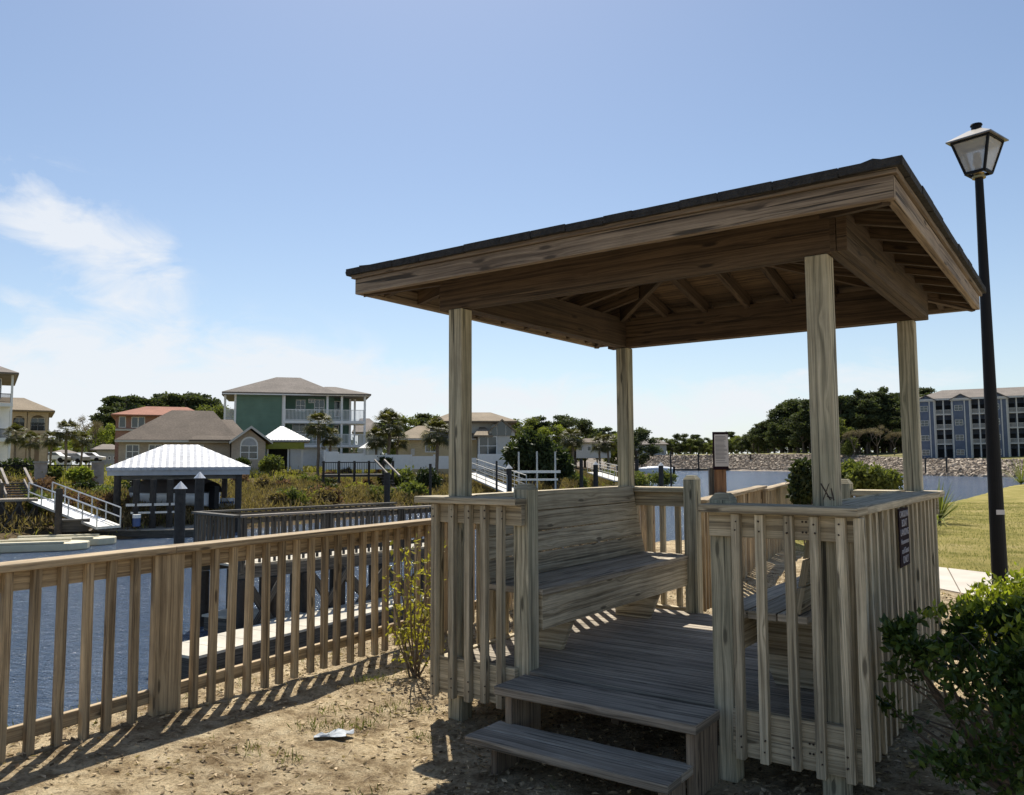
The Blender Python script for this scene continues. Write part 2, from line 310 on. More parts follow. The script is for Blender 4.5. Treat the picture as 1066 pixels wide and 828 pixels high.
class MB:
    """collects shapes with uv (metres along the grain) and a tint per piece, then links them as ONE mesh object"""
    def __init__(s): s.v = []; s.f = []; s.uv = []; s.t = []
    def quad(s, pts, uvs=None, t=.5):
        i = len(s.v); s.v += [tuple(p) for p in pts]; s.f.append(tuple(range(i, i+len(pts)))); s.uv.append(uvs or [(p[0], p[2]) for p in pts]); s.t.append(t)
    def board(s, p0, p1, wv, tv, t=None):
        """beam from p0 to p1; wv, tv half-size vectors across"""
        p0, p1, wv, tv = map(Vector, (p0, p1, wv, tv)); L = (p1-p0).length
        t = random.random() if t is None else t; ou, ov = random.random()*50, random.random()*50
        W2, T2 = wv.length, tv.length
        c = {}
        for a, P in ((0, p0), (1, p1)):
            for b in (-1, 1):
                for d in (-1, 1): c[a, b, d] = P + wv*b + tv*d
        base = len(s.v); order = list(c); idx = {k: base+i for i, k in enumerate(order)}; s.v += [tuple(c[k]) for k in order]
        flip = (p1-p0).cross(wv).dot(tv) < 0
        def face(ks, uf):
            ks = ks[::-1] if flip else ks
            s.f.append(tuple(idx[k] for k in ks)); s.uv.append([(ou+uf(k)[0], ov+uf(k)[1]) for k in ks]); s.t.append(t)
        face([(0, -1, 1), (1, -1, 1), (1, 1, 1), (0, 1, 1)], lambda k: (k[0]*L, k[1]*W2))
        face([(0, 1, -1), (1, 1, -1), (1, -1, -1), (0, -1, -1)], lambda k: (k[0]*L, k[1]*W2+7))
        face([(0, 1, 1), (1, 1, 1), (1, 1, -1), (0, 1, -1)], lambda k: (k[0]*L, k[2]*T2+3))
        face([(0, -1, -1), (1, -1, -1), (1, -1, 1), (0, -1, 1)], lambda k: (k[0]*L, k[2]*T2+5))
        face([(1, -1, 1), (1, -1, -1), (1, 1, -1), (1, 1, 1)], lambda k: (k[1]*W2*.3, k[2]*T2))
        face([(0, 1, 1), (0, 1, -1), (0, -1, -1), (0, -1, 1)], lambda k: (k[1]*W2*.3, k[2]*T2))
        return s
    def box(s, x0, x1, y0, y1, z0, z1, t=None):
        """grain runs along the longest side"""
        d = (x1-x0, y1-y0, z1-z0); c = Vector(((x0+x1)/2, (y0+y1)/2, (z0+z1)/2)); a = max(range(3), key=lambda i: abs(d[i]))
        ax = [Vector((1, 0, 0)), Vector((0, 1, 0)), Vector((0, 0, 1))]; b_, c_ = [i for i in range(3) if i != a]
        return s.board(c-ax[a]*d[a]/2, c+ax[a]*d[a]/2, ax[b_]*d[b_]/2, ax[c_]*d[c_]/2, t)
    def cyl(s, p0, p1, r0, r1=None, n=10, t=None, cap=True):
        p0, p1 = Vector(p0), Vector(p1); r1 = r0 if r1 is None else r1; d = (p1-p0).normalized()
        u = d.orthogonal().normalized(); v = d.cross(u); b = len(s.v); t = random.random() if t is None else t; L = (p1-p0).length
        for P, r in ((p0, r0), (p1, r1)):
            for i in range(n): a = 2*math.pi*i/n; s.v.append(tuple(P+u*r*math.cos(a)+v*r*math.sin(a)))
        for i in range(n):
            j = (i+1) % n; s.f.append((b+i, b+j, b+n+j, b+n+i)); s.t.append(t)
            s.uv.append([(0, i*.05), (0, i*.05+.05), (L, i*.05+.05), (L, i*.05)])
        if cap:
            s.f.append(tuple(b+i for i in range(n))[::-1]); s.uv.append([(0, 0)]*n); s.t.append(t)
            s.f.append(tuple(b+n+i for i in range(n))); s.uv.append([(0, 0)]*n); s.t.append(t)
        return s
    def poly_solid(s, pts, dv):
        """flat polygon extruded by dv"""
        dv = Vector(dv); b = len(s.v); n = len(pts); pts = [Vector(p) for p in pts]; s.v += [tuple(p) for p in pts]+[tuple(p+dv) for p in pts]
        nrm = sum(((pts[i]-pts[0]).cross(pts[i+1]-pts[0]) for i in range(1, n-1)), Vector())
        fl = nrm.dot(dv) > 0
        top = tuple(range(b+n, b+2*n)); bot = tuple(range(b+n-1, b-1, -1))
        if not fl: top, bot = top[::-1], bot[::-1]
        for f in (top, bot): s.f.append(f); s.uv.append([(s.v[i][0]+s.v[i][1], s.v[i][2]) for i in f]); s.t.append(.5)
        for i in range(n):
            j = (i+1) % n; f = (b+i, b+j, b+n+j, b+n+i); f = f if fl else f[::-1]
            s.f.append(f); s.uv.append([(s.v[k][0]+s.v[k][1], s.v[k][2]) for k in f]); s.t.append(.5)
        return s
    def build(s, name, mat, parent=None, bevel=0, smooth=False, loc=None):
        me = bpy.data.meshes.new(name); me.from_pydata(s.v, [], s.f); me.materials.append(mat)
        ul = me.uv_layers.new(name='UVMap'); flat = [c for f in s.uv for uv in f for c in uv]; ul.data.foreach_set('uv', flat)
        a = me.attributes.new('tint', 'FLOAT', 'FACE'); a.data.foreach_set('value', s.t)
        if smooth: me.polygons.foreach_set('use_smooth', [True]*len(me.polygons))
        o = bpy.data.objects.new(name, me); link(o, parent)
        if loc is not None: o.location = loc
        if bevel:
            b = o.modifiers.new('bevel', 'BEVEL'); b.width = bevel; b.segments = 2; b.limit_method = 'ANGLE'
        return o
def text_mesh(name, body, size, mat, parent, loc, rot, depth=.002):
    cu = bpy.data.curves.new(name, 'FONT'); cu.body = body; cu.size = size; cu.extrude = depth; cu.align_x = 'CENTER'; cu.align_y = 'CENTER'
    tmp = bpy.data.objects.new(name, cu); col.objects.link(tmp); bpy.context.view_layer.update()
    me = bpy.data.meshes.new_from_object(tmp.evaluated_get(bpy.context.evaluated_depsgraph_get())); bpy.data.objects.remove(tmp); me.materials.clear(); me.materials.append(mat)
    o = bpy.data.objects.new(name, me); link(o, parent); o.location = loc; o.rotation_euler = rot; return o

# leaves -------------------------------------------------------------
def leaves(P, size, aspect=.45, updir=None, fold=.25, jitter=1.0, rs=None):
    """folded diamond leaves at points P -> V, F (two triangles each side folded, as quads)"""
    n = len(P); rs = rs or rng
    a = rs.normal(size=(n, 3))
    if updir is not None: a = a*jitter + updir
    a /= np.linalg.norm(a, axis=1)[:, None]+1e-9
    b = rs.normal(size=(n, 3)); b -= (b*a).sum(1)[:, None]*a; b /= np.linalg.norm(b, axis=1)[:, None]+1e-9
    c = np.cross(a, b); s = (size*(.65+.7*rs.random(n)))[:, None]
    base = P; tip = P+a*s; mid = P+a*s*.5
    l = mid+b*s*aspect*.5+c*s*fold*.3; r = mid-b*s*aspect*.5+c*s*fold*.3
    V = np.stack([base, l, tip, r], 1).reshape(-1, 3); i = np.arange(n)*4
    Fc = np.stack([np.stack([i, i+1, i+2], 1), np.stack([i, i+2, i+3], 1)], 1).reshape(-1, 3)
    return V, Fc
def clump_points(centers, radii, n, shell=.55, flat=1.0):
    """points near the surface of many small clumps: light and dark masses with gaps"""
    k = len(centers); w_ = np.asarray(radii)**2; w_ = w_/w_.sum(); idx = rng.choice(k, n, p=w_)
    d = rng.normal(size=(n, 3)); d /= np.linalg.norm(d, axis=1)[:, None]
    r = (shell+(1-shell)*rng.random(n))*np.asarray(radii)[idx]
    P = np.asarray(centers)[idx]+d*r[:, None]*np.array([1, 1, flat]); return P, d
def leaf_obj(name, P, size, mat, parent=None, **kw):
    V, Fc = leaves(P, size, **kw); return mesh_np(name, V, Fc, mat, parent, tint=np.repeat(rng.random(len(P)), 2))

# ------------------------------------------------------------------ terrain
FD = np.array([.50938383, .86053943]); FP0 = np.array([-2.35094, 3.74802])   # fence direction and a point on it
Wt = -1.6
def pip(x, y, poly):
    inside = np.zeros(x.shape, bool); n = len(poly); j = n-1
    for i in range(n):
        xi, yi = poly[i]; xj, yj = poly[j]
        c = ((yi > y) != (yj > y)) & (x < (xj-xi)*(y-yi)/((yj-yi)+1e-12)+xi); inside ^= c; j = i
    return inside
def sdist(x, y, poly):
    d = np.full(x.shape, 1e9); n = len(poly)
    for i in range(n):
        ax, ay = poly[i]; bx, by = poly[(i+1) % n]; ex, ey = bx-ax, by-ay
        t = np.clip(((x-ax)*ex+(y-ay)*ey)/(ex*ex+ey*ey+1e-12), 0, 1); d = np.minimum(d, np.hypot(x-ax-t*ex, y-ay-t*ey))
    return np.where(pip(x, y, poly), d, -d)
nl = np.array([-.86053943, .50938383])
def fo(k, off): q = FP0+FD*k+nl*off; return (float(q[0]), float(q[1]))
POLY_N = [fo(-60, 2.2), fo(-1, 2.0), fo(3, 1.9), fo(7, 1.8), fo(11, 2.2), (6.6, 18), (11.5, 26), (20, 38), (34, 58), (52, 80), (72, 95), (110, 98), (400, 98), (400, -400), (-400, -400)]
POLY_R = [(500, 160), (160, 138), (120, 143), (96, 151), (90, 168), (88, 203), (91, 240), (88, 264), (73, 293), (62, 304), (50, 311), (42, 332), (30, 420), (-200, 900), (-200, 4000), (4000, 4000), (4000, 150)]
POLY_L = [(-400, 10), (-60, 26), (-23, 33), (-17, 35.5), (-12.5, 42), (-9.5, 48), (-5, 56), (-1, 68), (6, 88), (14, 112), (24, 150), (40, 240), (46, 330), (20, 425), (-200, 900), (-3000, 3000), (-3000, 10)]
def sstep(a, b, x): t = np.clip((x-a)/(b-a), 0, 1); return t*t*(3-2*t)
def vnoise(x, y, s, seed=0):
    x = x/s+seed*17.3; y = y/s+seed*9.1
    xi = np.floor(x); yi = np.floor(y); xf = x-xi; yf = y-yi; u = xf*xf*(3-2*xf); v = yf*yf*(3-2*yf)
    def h(a, b): q = np.sin(a*127.1+b*311.7+seed*3.7)*43758.5453; return q-np.floor(q)
    return (h(xi, yi)*(1-u)+h(xi+1, yi)*u)*(1-v)+(h(xi, yi+1)*(1-u)+h(xi+1, yi+1)*u)*v-.5
def height(x, y):
    x = np.asarray(x, float); y = np.asarray(y, float)
    dn = sdist(x, y, POLY_N); dr = sdist(x, y, POLY_R); dl = sdist(x, y, POLY_L)
    k = (x-FP0[0])*FD[0]+(y-FP0[1])*FD[1]; off = (x-FP0[0])*nl[0]+(y-FP0[1])*nl[1]
    near = .10 + .14*np.exp(-((off)/.9)**2)*sstep(6, -2, k) + .18*sstep(6, 10, y)*sstep(-2, 1, x)*sstep(5.4, 3.6, x) - .32*sstep(12, 60, y)
    near = near + .05*vnoise(x, y, 1.1, 1)+.025*vnoise(x, y, .35, 2)+.012*vnoise(x, y, .12, 3)
    zn = -2.6+(near+2.6)*sstep(-1.4, 1.5, dn)
    midr = 1.5+2.5*sstep(150, 300, y)
    zr = -2.4+(midr+2.4)*np.clip((dr+3)/12, 0, 1)+.7*sstep(9, 28, dr)
    topl = .70+.5*sstep(100, 300, y)
    zl = -2.2+(topl+2.2)*(.35*sstep(-5, 2, dl)+.65*sstep(4, 34, dl))+.25*vnoise(x, y, 6, 4)*sstep(0, 5, dl)
    return np.maximum(np.maximum(zn, zr), zl), dn, dr, dl
def hz(x, y): return float(height(np.array([x]), np.array([y]))[0][0])
def build_ground():
    az = np.concatenate([np.linspace(-180, -70, 23)[:-1], np.linspace(-70, 70, 561), np.linspace(70, 180, 23)[1:]])*math.pi/180
    r = np.concatenate([[0.02], np.geomspace(.6, 12, 150), np.geomspace(12, 5000, 260)[1:]])
    A_, R_ = np.meshgrid(az, r); X = R_*np.sin(A_); Y = R_*np.cos(A_); Z, dn, dr, dl = height(X.ravel(), Y.ravel())
    V = np.stack([X.ravel(), Y.ravel(), Z], 1); na, nr = len(az), len(r)
    i, j = np.meshgrid(np.arange(nr-1), np.arange(na-1), indexing='ij'); b = (i*na+j).ravel()
    Fc = np.stack([b, b+1, b+na+1, b+na], 1)[:, ::-1]
    mt, nt, bs = newmat('ground_surface'); L = nt.links.new
    o = mesh_np('ground', V, Fc, mt, smooth=True); tag(o, kind='structure')
    x, y = V[:, 0], V[:, 1]
    lawn = sstep(0, .8, x-4.2-.25*vnoise(x, y, 1, 6))*sstep(9.6, 10.2, y+.25*(x-5)+.3*vnoise(x, y, .8, 7))*(dn > 0) 
    lawn = np.maximum(lawn, (dn > 0)*sstep(14, 17, y)*sstep(3, 6, x)*.8)
    rip = (dr > -4)*(dr < 11.5)*(Z > -3)*(dr > dl)
    marsh = (dl > -6)*(1-sstep(26, 36, dl))*(dl > dr)
    far = (np.maximum(dl, dr) > 0)*1.0
    cols = np.stack([lawn, rip*1.0, np.maximum(marsh, 0)*1.0, far], 1).astype(np.float32)
    ca = o.data.attributes.new('zones', 'FLOAT_COLOR', 'POINT'); ca.data.foreach_set('color', cols.ravel())
    za = N(nt, 'ShaderNodeAttribute'); za.attribute_name = 'zones'; sp_ = N(nt, 'ShaderNodeSeparateColor'); L(za.outputs['Color'], sp_.inputs[0])
    tc = N(nt, 'ShaderNodeTexCoord')
    def no(s, d=8, r=.65): n = N(nt, 'ShaderNodeTexNoise', i_Scale=s, i_Detail=d, i_Roughness=r); L(tc.outputs['Object'], n.inputs['Vector']); return n.outputs['Fac']
    big, mid, fine = no(.9, 5), no(7, 8, .7), no(60, 6, .75)
    dirt = ramp(nt, [(.28, (.13, .09, .05)), (.40, (.34, .26, .16)), (.52, (.57, .465, .31)), (.72, (.76, .66, .47))], mid)
    fr = ramp(nt, [(.3, (.35, .32, .28)), (.5, (1, 1, 1)), (.75, (1.35, 1.3, 1.2))], fine)
    pt_ = N(nt, 'ShaderNodeMix', data_type='RGBA', blend_type='MULTIPLY'); pt_.inputs['Factor'].default_value = .9; L(dirt, pt_.inputs[6]); L(ramp(nt, [(.36, (.55, .49, .42)), (.47, (.95, .92, .88)), (.62, (1.25, 1.22, 1.15))], no(2.3, 9, .7)), pt_.inputs[7]); dirt = pt_.outputs[2]
    dm = N(nt, 'ShaderNodeMix', data_type='RGBA', blend_type='MULTIPLY'); dm.inputs['Factor'].default_value = .85; L(dirt, dm.inputs[6]); L(fr, dm.inputs[7])
    lw = ramp(nt, [(.3, (.17, .16, .045)), (.5, (.30, .26, .08)), (.7, (.42, .34, .15))], big)
    lf = N(nt, 'ShaderNodeMix', data_type='RGBA', blend_type='MULTIPLY'); lf.inputs['Factor'].default_value = .6; L(lw, lf.inputs[6]); L(fr, lf.inputs[7])
    mx = N(nt, 'ShaderNodeMix', data_type='RGBA'); L(sp_.outputs[0], mx.inputs['Factor']); L(dm.outputs[2], mx.inputs[6]); L(lf.outputs[2], mx.inputs[7])
    fa = ramp(nt, [(.3, (.13, .13, .05)), (.7, (.29, .25, .12))], no(.08, 6))
    m4 = N(nt, 'ShaderNodeMix', data_type='RGBA'); L(za.outputs['Alpha'], m4.inputs['Factor']); L(mx.outputs[2], m4.inputs[6]); L(fa, m4.inputs[7])
    ma = ramp(nt, [(.3, (.06, .045, .03)), (.7, (.15, .11, .06))], no(.5, 8))
    m2 = N(nt, 'ShaderNodeMix', data_type='RGBA'); L(sp_.outputs[2], m2.inputs['Factor']); L(m4.outputs[2], m2.inputs[6]); L(ma, m2.inputs[7])
    rp = ramp(nt, [(.3, (.10, .085, .07)), (.7, (.36, .31, .26))], no(1.2, 6, .8))
    m3 = N(nt, 'ShaderNodeMix', data_type='RGBA'); L(sp_.outputs[1], m3.inputs['Factor']); L(m2.outputs[2], m3.inputs[6]); L(rp, m3.inputs[7])
    L(m3.outputs[2], bs.inputs['Base Color']); bs.inputs['Roughness'].default_value = 1; bs.inputs['Specular IOR Level'].default_value = .1
    b1 = N(nt, 'ShaderNodeBump', i_Strength=1, i_Distance=.07); L(mid, b1.inputs['Height'])
    b2 = N(nt, 'ShaderNodeBump', i_Strength=1, i_Distance=.02); L(fine, b2.inputs['Height']); L(b1.outputs[0], b2.inputs['Normal']); L(b2.outputs[0], bs.inputs['Normal'])
build_ground()
def build_water():
    mt, nt, bs = newmat('canal_water'); L = nt.links.new
    bs.inputs['Specular IOR Level'].default_value = .28; bs.inputs['Base Color'].default_value = (.07, .105, .165, 1); bs.inputs['Roughness'].default_value = .13; bs.inputs['IOR'].default_value = 1.33
    tc = N(nt, 'ShaderNodeTexCoord'); mp = N(nt, 'ShaderNodeMapping'); mp.inputs['Rotation'].default_value = (0, 0, R(25)); mp.inputs['Scale'].default_value = (1, 2.6, 1); L(tc.outputs['Object'], mp.inputs[0])
    n1 = N(nt, 'ShaderNodeTexNoise', i_Scale=2.2, i_Detail=5, i_Roughness=.6, i_Distortion=.4); L(mp.outputs[0], n1.inputs['Vector'])
    n2 = N(nt, 'ShaderNodeTexNoise', i_Scale=.35, i_Detail=3); L(mp.outputs[0], n2.inputs['Vector'])
    b1 = N(nt, 'ShaderNodeBump', i_Strength=1, i_Distance=.28); L(n1.outputs['Fac'], b1.inputs['Height'])
    b2 = N(nt, 'ShaderNodeBump', i_Strength=.5, i_Distance=.3); L(n2.outputs['Fac'], b2.inputs['Height']); L(b1.outputs[0], b2.inputs['Normal'])
    n3 = N(nt, 'ShaderNodeTexNoise', i_Scale=9, i_Detail=3); L(mp.outputs[0], n3.inputs['Vector']); b3 = N(nt, 'ShaderNodeBump', i_Strength=.9, i_Distance=.05); L(n3.outputs['Fac'], b3.inputs['Height']); L(b2.outputs[0], b3.inputs['Normal']); L(b3.outputs[0], bs.inputs['Normal'])
    me = bpy.data.meshes.new('water'); me.from_pydata([(-1500, -1500, Wt), (1500, -1500, Wt), (1500, 3500, Wt), (-1500, 3500, Wt)], [], [(0, 1, 2, 3)]); me.materials.append(mt)
    tag(link(bpy.data.objects.new('water', me)), kind='structure')
build_water()
# concrete walk crossing behind the lamp
def walk():
    a, b = atZ(975, 590, .17), atZ(1035, 597, .17); c, d = atZ(975, 612, .17), atZ(1010, 619, .17)
    u = (b-a).normalized(); a0, a1 = a-u*1.2, a+u*26; v = (d-c).normalized(); c0, c1 = c-v*1.0, c+v*26
    mb = MB(); n = 20
    for k in range(n):
        p = [a0.lerp(a1, k/n), a0.lerp(a1, (k+.985)/n), c0.lerp(c1, (k+.985)/n), c0.lerp(c1, k/n)]
        mb.poly_solid([q-Vector((0, 0, .17)) for q in p], (0, 0, .17))
    tag(mb.build('path', M_['conc']), kind='structure')
walk()

# ------------------------------------------------------------------ gazebo
GA = np.array([-.3056, 4.7531]); TH = .62388; W = 2.069
E1 = np.array([math.cos(TH), -math.sin(TH)]); E2 = np.array([math.sin(TH), math.cos(TH)])
def G(s, t, z=0): q = GA+E1*s+E2*t; return Vector((q[0], q[1], z))
def make_gazebo():
    g = thing('gazebo', 'open wooden gazebo with hipped roof, benches and front steps beside the fence', 'gazebo', (GA[0], GA[1], 0), -TH)
    C = W/2; h = .05; bv = .004
    def jit(a): return random.uniform(-a, a)
    # corner posts
    for s, t in ((0, 0), (W, 0), (W, W), (0, W)):
        p = MB().box(s-h, s+h, t-h, t+h, -.25, 2.46, t=random.uniform(.4, .7)).build('post', M_['post'], g, .006)
        if (s, t) == (W, 0):
            k = MB()
            for a, b in (((s-.012, 1.455), (s+.026, 1.385)), ((s+.022, 1.455), (s-.004, 1.385)), ((s+.03, 1.435), (s+.04, 1.383)), ((s+.012, 1.40), (s+.035, 1.392))):
                k.board((a[0], t-h-.001, a[1]), (b[0], t-h-.001, b[1]), (.0022, 0, .0015), (0, .001, 0))
            k.build('marker_scrawl', M_['screw'], p)
    # entry posts with clipped tops, front and back
    def entry(s, t, ztop, z0, c1=.03):
        z1 = ztop; pts = [(s-h, t-h, z0), (s+h, t-h, z0), (s+h, t-h, z1-c1), (s+h-.022, t-h, z1), (s-h+.022, t-h, z1), (s-h, t-h, z1-c1)]
        b = MB(); b.box(s-h, s+h, t-h, t+h, z0, z1-c1, t=.55)
        o = b.build('entry_post', M_['post'], g, .006)
        c = MB(); q = .022
        lo = [(s-h, t-h), (s+h, t-h), (s+h, t+h), (s-h, t+h)]; hi = [(s-h+q, t-h+q), (s+h-q, t-h+q), (s+h-q, t+h-q), (s-h+q, t+h-q)]
        zl = z1-c1
        for i in range(4):
            j = (i+1) % 4; c.quad([(*lo[i], zl), (*lo[j], zl), (*hi[j], z1), (*hi[i], z1)], [(0, 0), (.1, 0), (.1, .03), (0, .03)])
        c.quad([(*p, z1) for p in hi], [(0, 0), (.05, 0), (.05, .05), (0, .05)])
        c.build('post_top', M_['post'], o)
    entry(.467, 0, 1.435, -.1); entry(1.597, 0, 1.405, -.1)
    entry(.552, W, 1.45, -.1); entry(1.64, W, 1.43, -.1)
    # floor
    y = -.045; k = 0
    while y < W-.06:
        MB().box(-.049, W+.049, y, y+.129, .402, .44+jit(.0015)).build('floor_board', M_['deck'], g, .004); y += .1405
    # rim joists
    for a in ((-.13, .45, -.09, -.052), (1.65, W+.13, -.09, -.052), (-.13, .5, W+.052, W+.09), (1.69, W+.13, W+.052, W+.09)):
        MB().box(*a, .25, .452).build('rim_joist', M_['rail'], g, bv)
    for a in ((-.09, -.052, -.0515, W+.0515), (W+.052, W+.09, -.0515, W+.0515)):
        MB().box(*a, .25, .452).build('rim_joist', M_['rail'], g, bv)
    MB().box(.452, 1.648, .30, .338, .25, .4015).build('rim_joist', M_['beam'], g, bv)
    for s in (.5, 1.03, 1.55): MB().box(s-.02, s+.02, -.05, W+.05, .26, .40).build('floor_joist', M_['beam'], g)
    # fascia under the floor board ends on the sides with balusters
    for (s0, s1, t0, t1) in ((-.128, .455, -.0905, -.0525), (1.66, W+.128, -.0905, -.0525)):
        pass
    # rails and balusters
    def run_x(s0, s1, tf, sg, bal, cap0, cap1):
        """front / back run along local x; tf = outer post face, sg = -1 front, +1 back"""
        a, b = sorted((tf+sg*.002, tf+sg*.040))
        MB().box(s0, s1, a, b, 1.21, 1.318).build('top_rail', M_['rail'], g, bv)
        a2, b2 = sorted((tf+sg*.042, tf+sg*.080))
        for q in bal:
            z0 = .243+jit(.008); x = q+jit(.004)
            MB().board((x+jit(.007), (a2+b2)/2, z0), (x, (a2+b2)/2, 1.317), (.0195, 0, 0), (0, .019, 0)).build('baluster', M_['rail'], g, .003)
        a3, b3 = sorted((tf+sg*.105, tf-sg*.085))
        MB().box(cap0, cap1, a3, b3, 1.32, 1.358).build('rail_cap', M_['rail'], g, .006)
    def run_y(t0, t1, sf, sg, bal, cap0, cap1):
        a, b = sorted((sf+sg*.002, sf+sg*.040))
        MB().box(a, b, t0, t1, 1.21, 1.318).build('top_rail', M_['rail'], g, bv)
        a2, b2 = sorted((sf+sg*.042, sf+sg*.080))
        for q in bal:
            z0 = .243+jit(.008); x = q+jit(.004)
            MB().board(((a2+b2)/2, x+jit(.006), z0), ((a2+b2)/2, x, 1.317), (.019, 0, 0), (0, .0195, 0)).build('baluster', M_['rail'], g, .003)
        a3, b3 = sorted((sf+sg*.105, sf-sg*.085))
        MB().box(a3, b3, cap0, cap1, 1.3205, 1.3585).build('rail_cap', M_['rail'], g, .006)
    run_x(-.128, .50, -.05, -1, [-.09, .04, .155, .265, .375], -.225, .505)
    run_x(1.56, W+.128, -.05, -1, [1.70, 1.808, 1.93, 2.045, 2.145], 1.535, W+.157)
    run_x(-.128, .50, W+.05, 1, [-.1, .02, .14, .26, .38, .47], -.155, .50)
    run_x(1.70, W+.128, W+.05, 1, [1.75, 1.87, 1.99, 2.11], 1.692, W+.155)
    bl = [-.055+.1295*i for i in range(17)]
    run_y(-.088, W+.05, W+.05, 1, bl, .037, W-.037)
    run_y(-.088, W+.088, -.05, -1, bl, .037, W-.037)
    MB().box(W+.132, W+.172, -.13, -.09, .25, 1.317).build('corner_board', M_['rail'], g, .003)
    # screws at the baluster heads
    sc_ = MB()
    for q in (-.095, .045, .165, .28, .40, 1.70, 1.808, 1.93, 2.045, 2.145):
        for z in (1.285, 1.245, .30, .345):
            sc_.cyl((q+jit(.006), -.131, z+jit(.008)), (q+jit(.003), -.1325, z), .0042, n=6)
    for q in (1.985, 2.0): 
        for z in (1.29, 1.245, .36, .32): sc_.cyl((q, -.091, z), (q, -.093, z), .005, n=6)
    sc_.build('screw_heads', M_['screw'], g)
    # landing tread and lower step
    st = g
    tr = MB(); tr.board((.53, -.245, .419), (1.60, -.245, .419), (0, .138, 0), (0, 0, .022)); tr.build('landing_tread', M_['deck'], st, .006)
    for s in (.60, 1.56): MB().box(s-.02, s+.02, -.355, -.092, -.05, .403).build('stringer', M_['fascia'], st, .004)
    for s in (.66, 1.52): MB().box(s-.02, s+.02, -.55, -.362, -.05, .222).build('stringer', M_['fascia'], st, .004)
    MB().board((.53, -.545, .243), (1.575, -.545, .243), (0, .068, 0), (0, 0, .019)).build('step_tread', M_['deck'], st, .006)
    MB().board((.532, -.4035, .243), (1.572, -.4035, .243), (0, .068, 0), (0, 0, .019)).build('step_tread', M_['deck'], st, .006)
    # benches: left one along x=0, right one along x=W
    def bench(sx, x0):
        X = lambda v: x0+sx*v
        root = None
        def B(v0, v1, t0, t1, z0, z1): a, b = sorted((X(v0), X(v1))); return MB().box(a, b, t0, t1, z0, z1)
        b = bpy.data.objects.new('bench', None); link(b, g); b.empty_display_size = .2
        # seat boards
        for i, (v0, v1) in enumerate(((.12, .255), (.259, .394), (.398, .533))):
            B(v0, v1, .06, W-.0, .822, .86).build('seat_board', M_['seat'], b, .006)
        B(.485, .523, .075, W-.03, .635, .821).build('apron', M_['bench'], b, .004)
        # backrest: four leaning boards
        for i in range(4):
            za, zb = .865+i*.126, .865+i*.126+.1205; va, vb = .165-.20*(za-.86), .165-.20*(zb-.86)
            MB().board((X((va+vb)/2), .054, (za+zb)/2), (X((va+vb)/2), W-.054, (za+zb)/2), Vector((sx*(vb-va)/2, 0, (zb-za)/2)), Vector((.0175, 0, .0035))).build('backrest_board', M_['bench'], b, .004)
        for t in (.45, 1.62):
            # support: upright gusset with sloping edge
            pts = [(X(.13), t, .4415), (X(.40), t, .4415), (X(.484), t, .632), (X(.484), t, .82), (X(.13), t, .82)]
            MB().poly_solid([Vector(p) for p in pts], (0, .038, 0)).build('support', M_['bench'], b, .003)
            MB().board((X(.125), t+.019, .83), (X(.035), t+.019, 1.34), (.022, 0, 0), (0, .019, 0)).build('back_brace', M_['bench'], b, .003)
        return b
    bench(1, 0); bench(-1, W)
    # ring beams (doubled planks on the posts)
    for d in (-.0235, .0235):
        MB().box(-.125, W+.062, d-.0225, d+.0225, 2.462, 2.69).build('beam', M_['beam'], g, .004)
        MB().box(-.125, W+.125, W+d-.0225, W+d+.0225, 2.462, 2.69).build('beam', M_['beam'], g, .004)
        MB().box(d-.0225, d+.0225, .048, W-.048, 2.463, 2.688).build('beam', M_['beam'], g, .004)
    for d in (-.0235, .0235):
        MB().box(W+.064+.0225+d-.0225+.0235-.0235, W+.064+.0225+d+.0225, -.045, W-.048, 2.4635, 2.688).build('beam', M_['beam'], g, .004)
    # roof
    K = 1.42; sl = .25; rb = lambda k: 2.56+sl*(1.40-k)
    c = Vector((C, C, 0)); ctr = [Vector((0, -1, 0)), Vector((1, 0, 0)), Vector((0, 1, 0)), Vector((-1, 0, 0))]
    for n in ctr:
        u = Vector((-n.y, n.x, 0))
        for off in (-1.2, -.9, -.6, -.3, 0.001, .3, .6, .9, 1.2):
            k0 = max(abs(off)+.02, .03); 
            p0 = c+n*1.395+u*off; p1 = c+n*k0+u*off; z0, z1 = rb(1.395)+.042, rb(k0)+.042
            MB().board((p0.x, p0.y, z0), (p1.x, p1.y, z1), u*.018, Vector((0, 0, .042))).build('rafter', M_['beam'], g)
        # fascia and drip board
        e = 1.42; a = c+n*(e-.019)-u*(e-.0385*(abs(n.x) > .5)); b = c+n*(e-.019)+u*(e-.0385*(abs(n.x) > .5))
        MB().board((a.x, a.y, 2.597), (b.x, b.y, 2.597), Vector((0, 0, .046)), n*.019).build('fascia', M_['fascia'], g, .005)
        e = 1.436; a = c+n*(e-.019)-u*(e-.0385*(abs(n.x) > .5)); b = c+n*(e-.019)+u*(e-.0385*(abs(n.x) > .5))
        MB().board((a.x, a.y, 2.6555), (b.x, b.y, 2.6555), Vector((0, 0, .0115)), n*.019).build('drip_board', M_['fascia'], g, .003)
        # decking underneath the shingles
        sh = MB(); nb = 11
        for i in range(nb):
            ka, kb = 1.40*i/nb+.004, 1.40*(i+1)/nb
            za, zb = rb(ka)+.086, rb(kb)+.086
            q = [c+n*ka-u*ka, c+n*kb-u*kb, c+n*kb+u*kb, c+n*ka+u*ka]; zz = [za, zb, zb, za]
            o1, o2 = random.random()*30, random.random()*30
            pts = [Vector((p.x, p.y, z)) for p, z in zip(q, zz)]
            sh.quad(pts, [(o1-ka, o2), (o1-kb, o2+.12), (o1+kb, o2+.12), (o1+ka, o2)], random.random())
        sh.build('roof_boards', M_['sheath'], g)
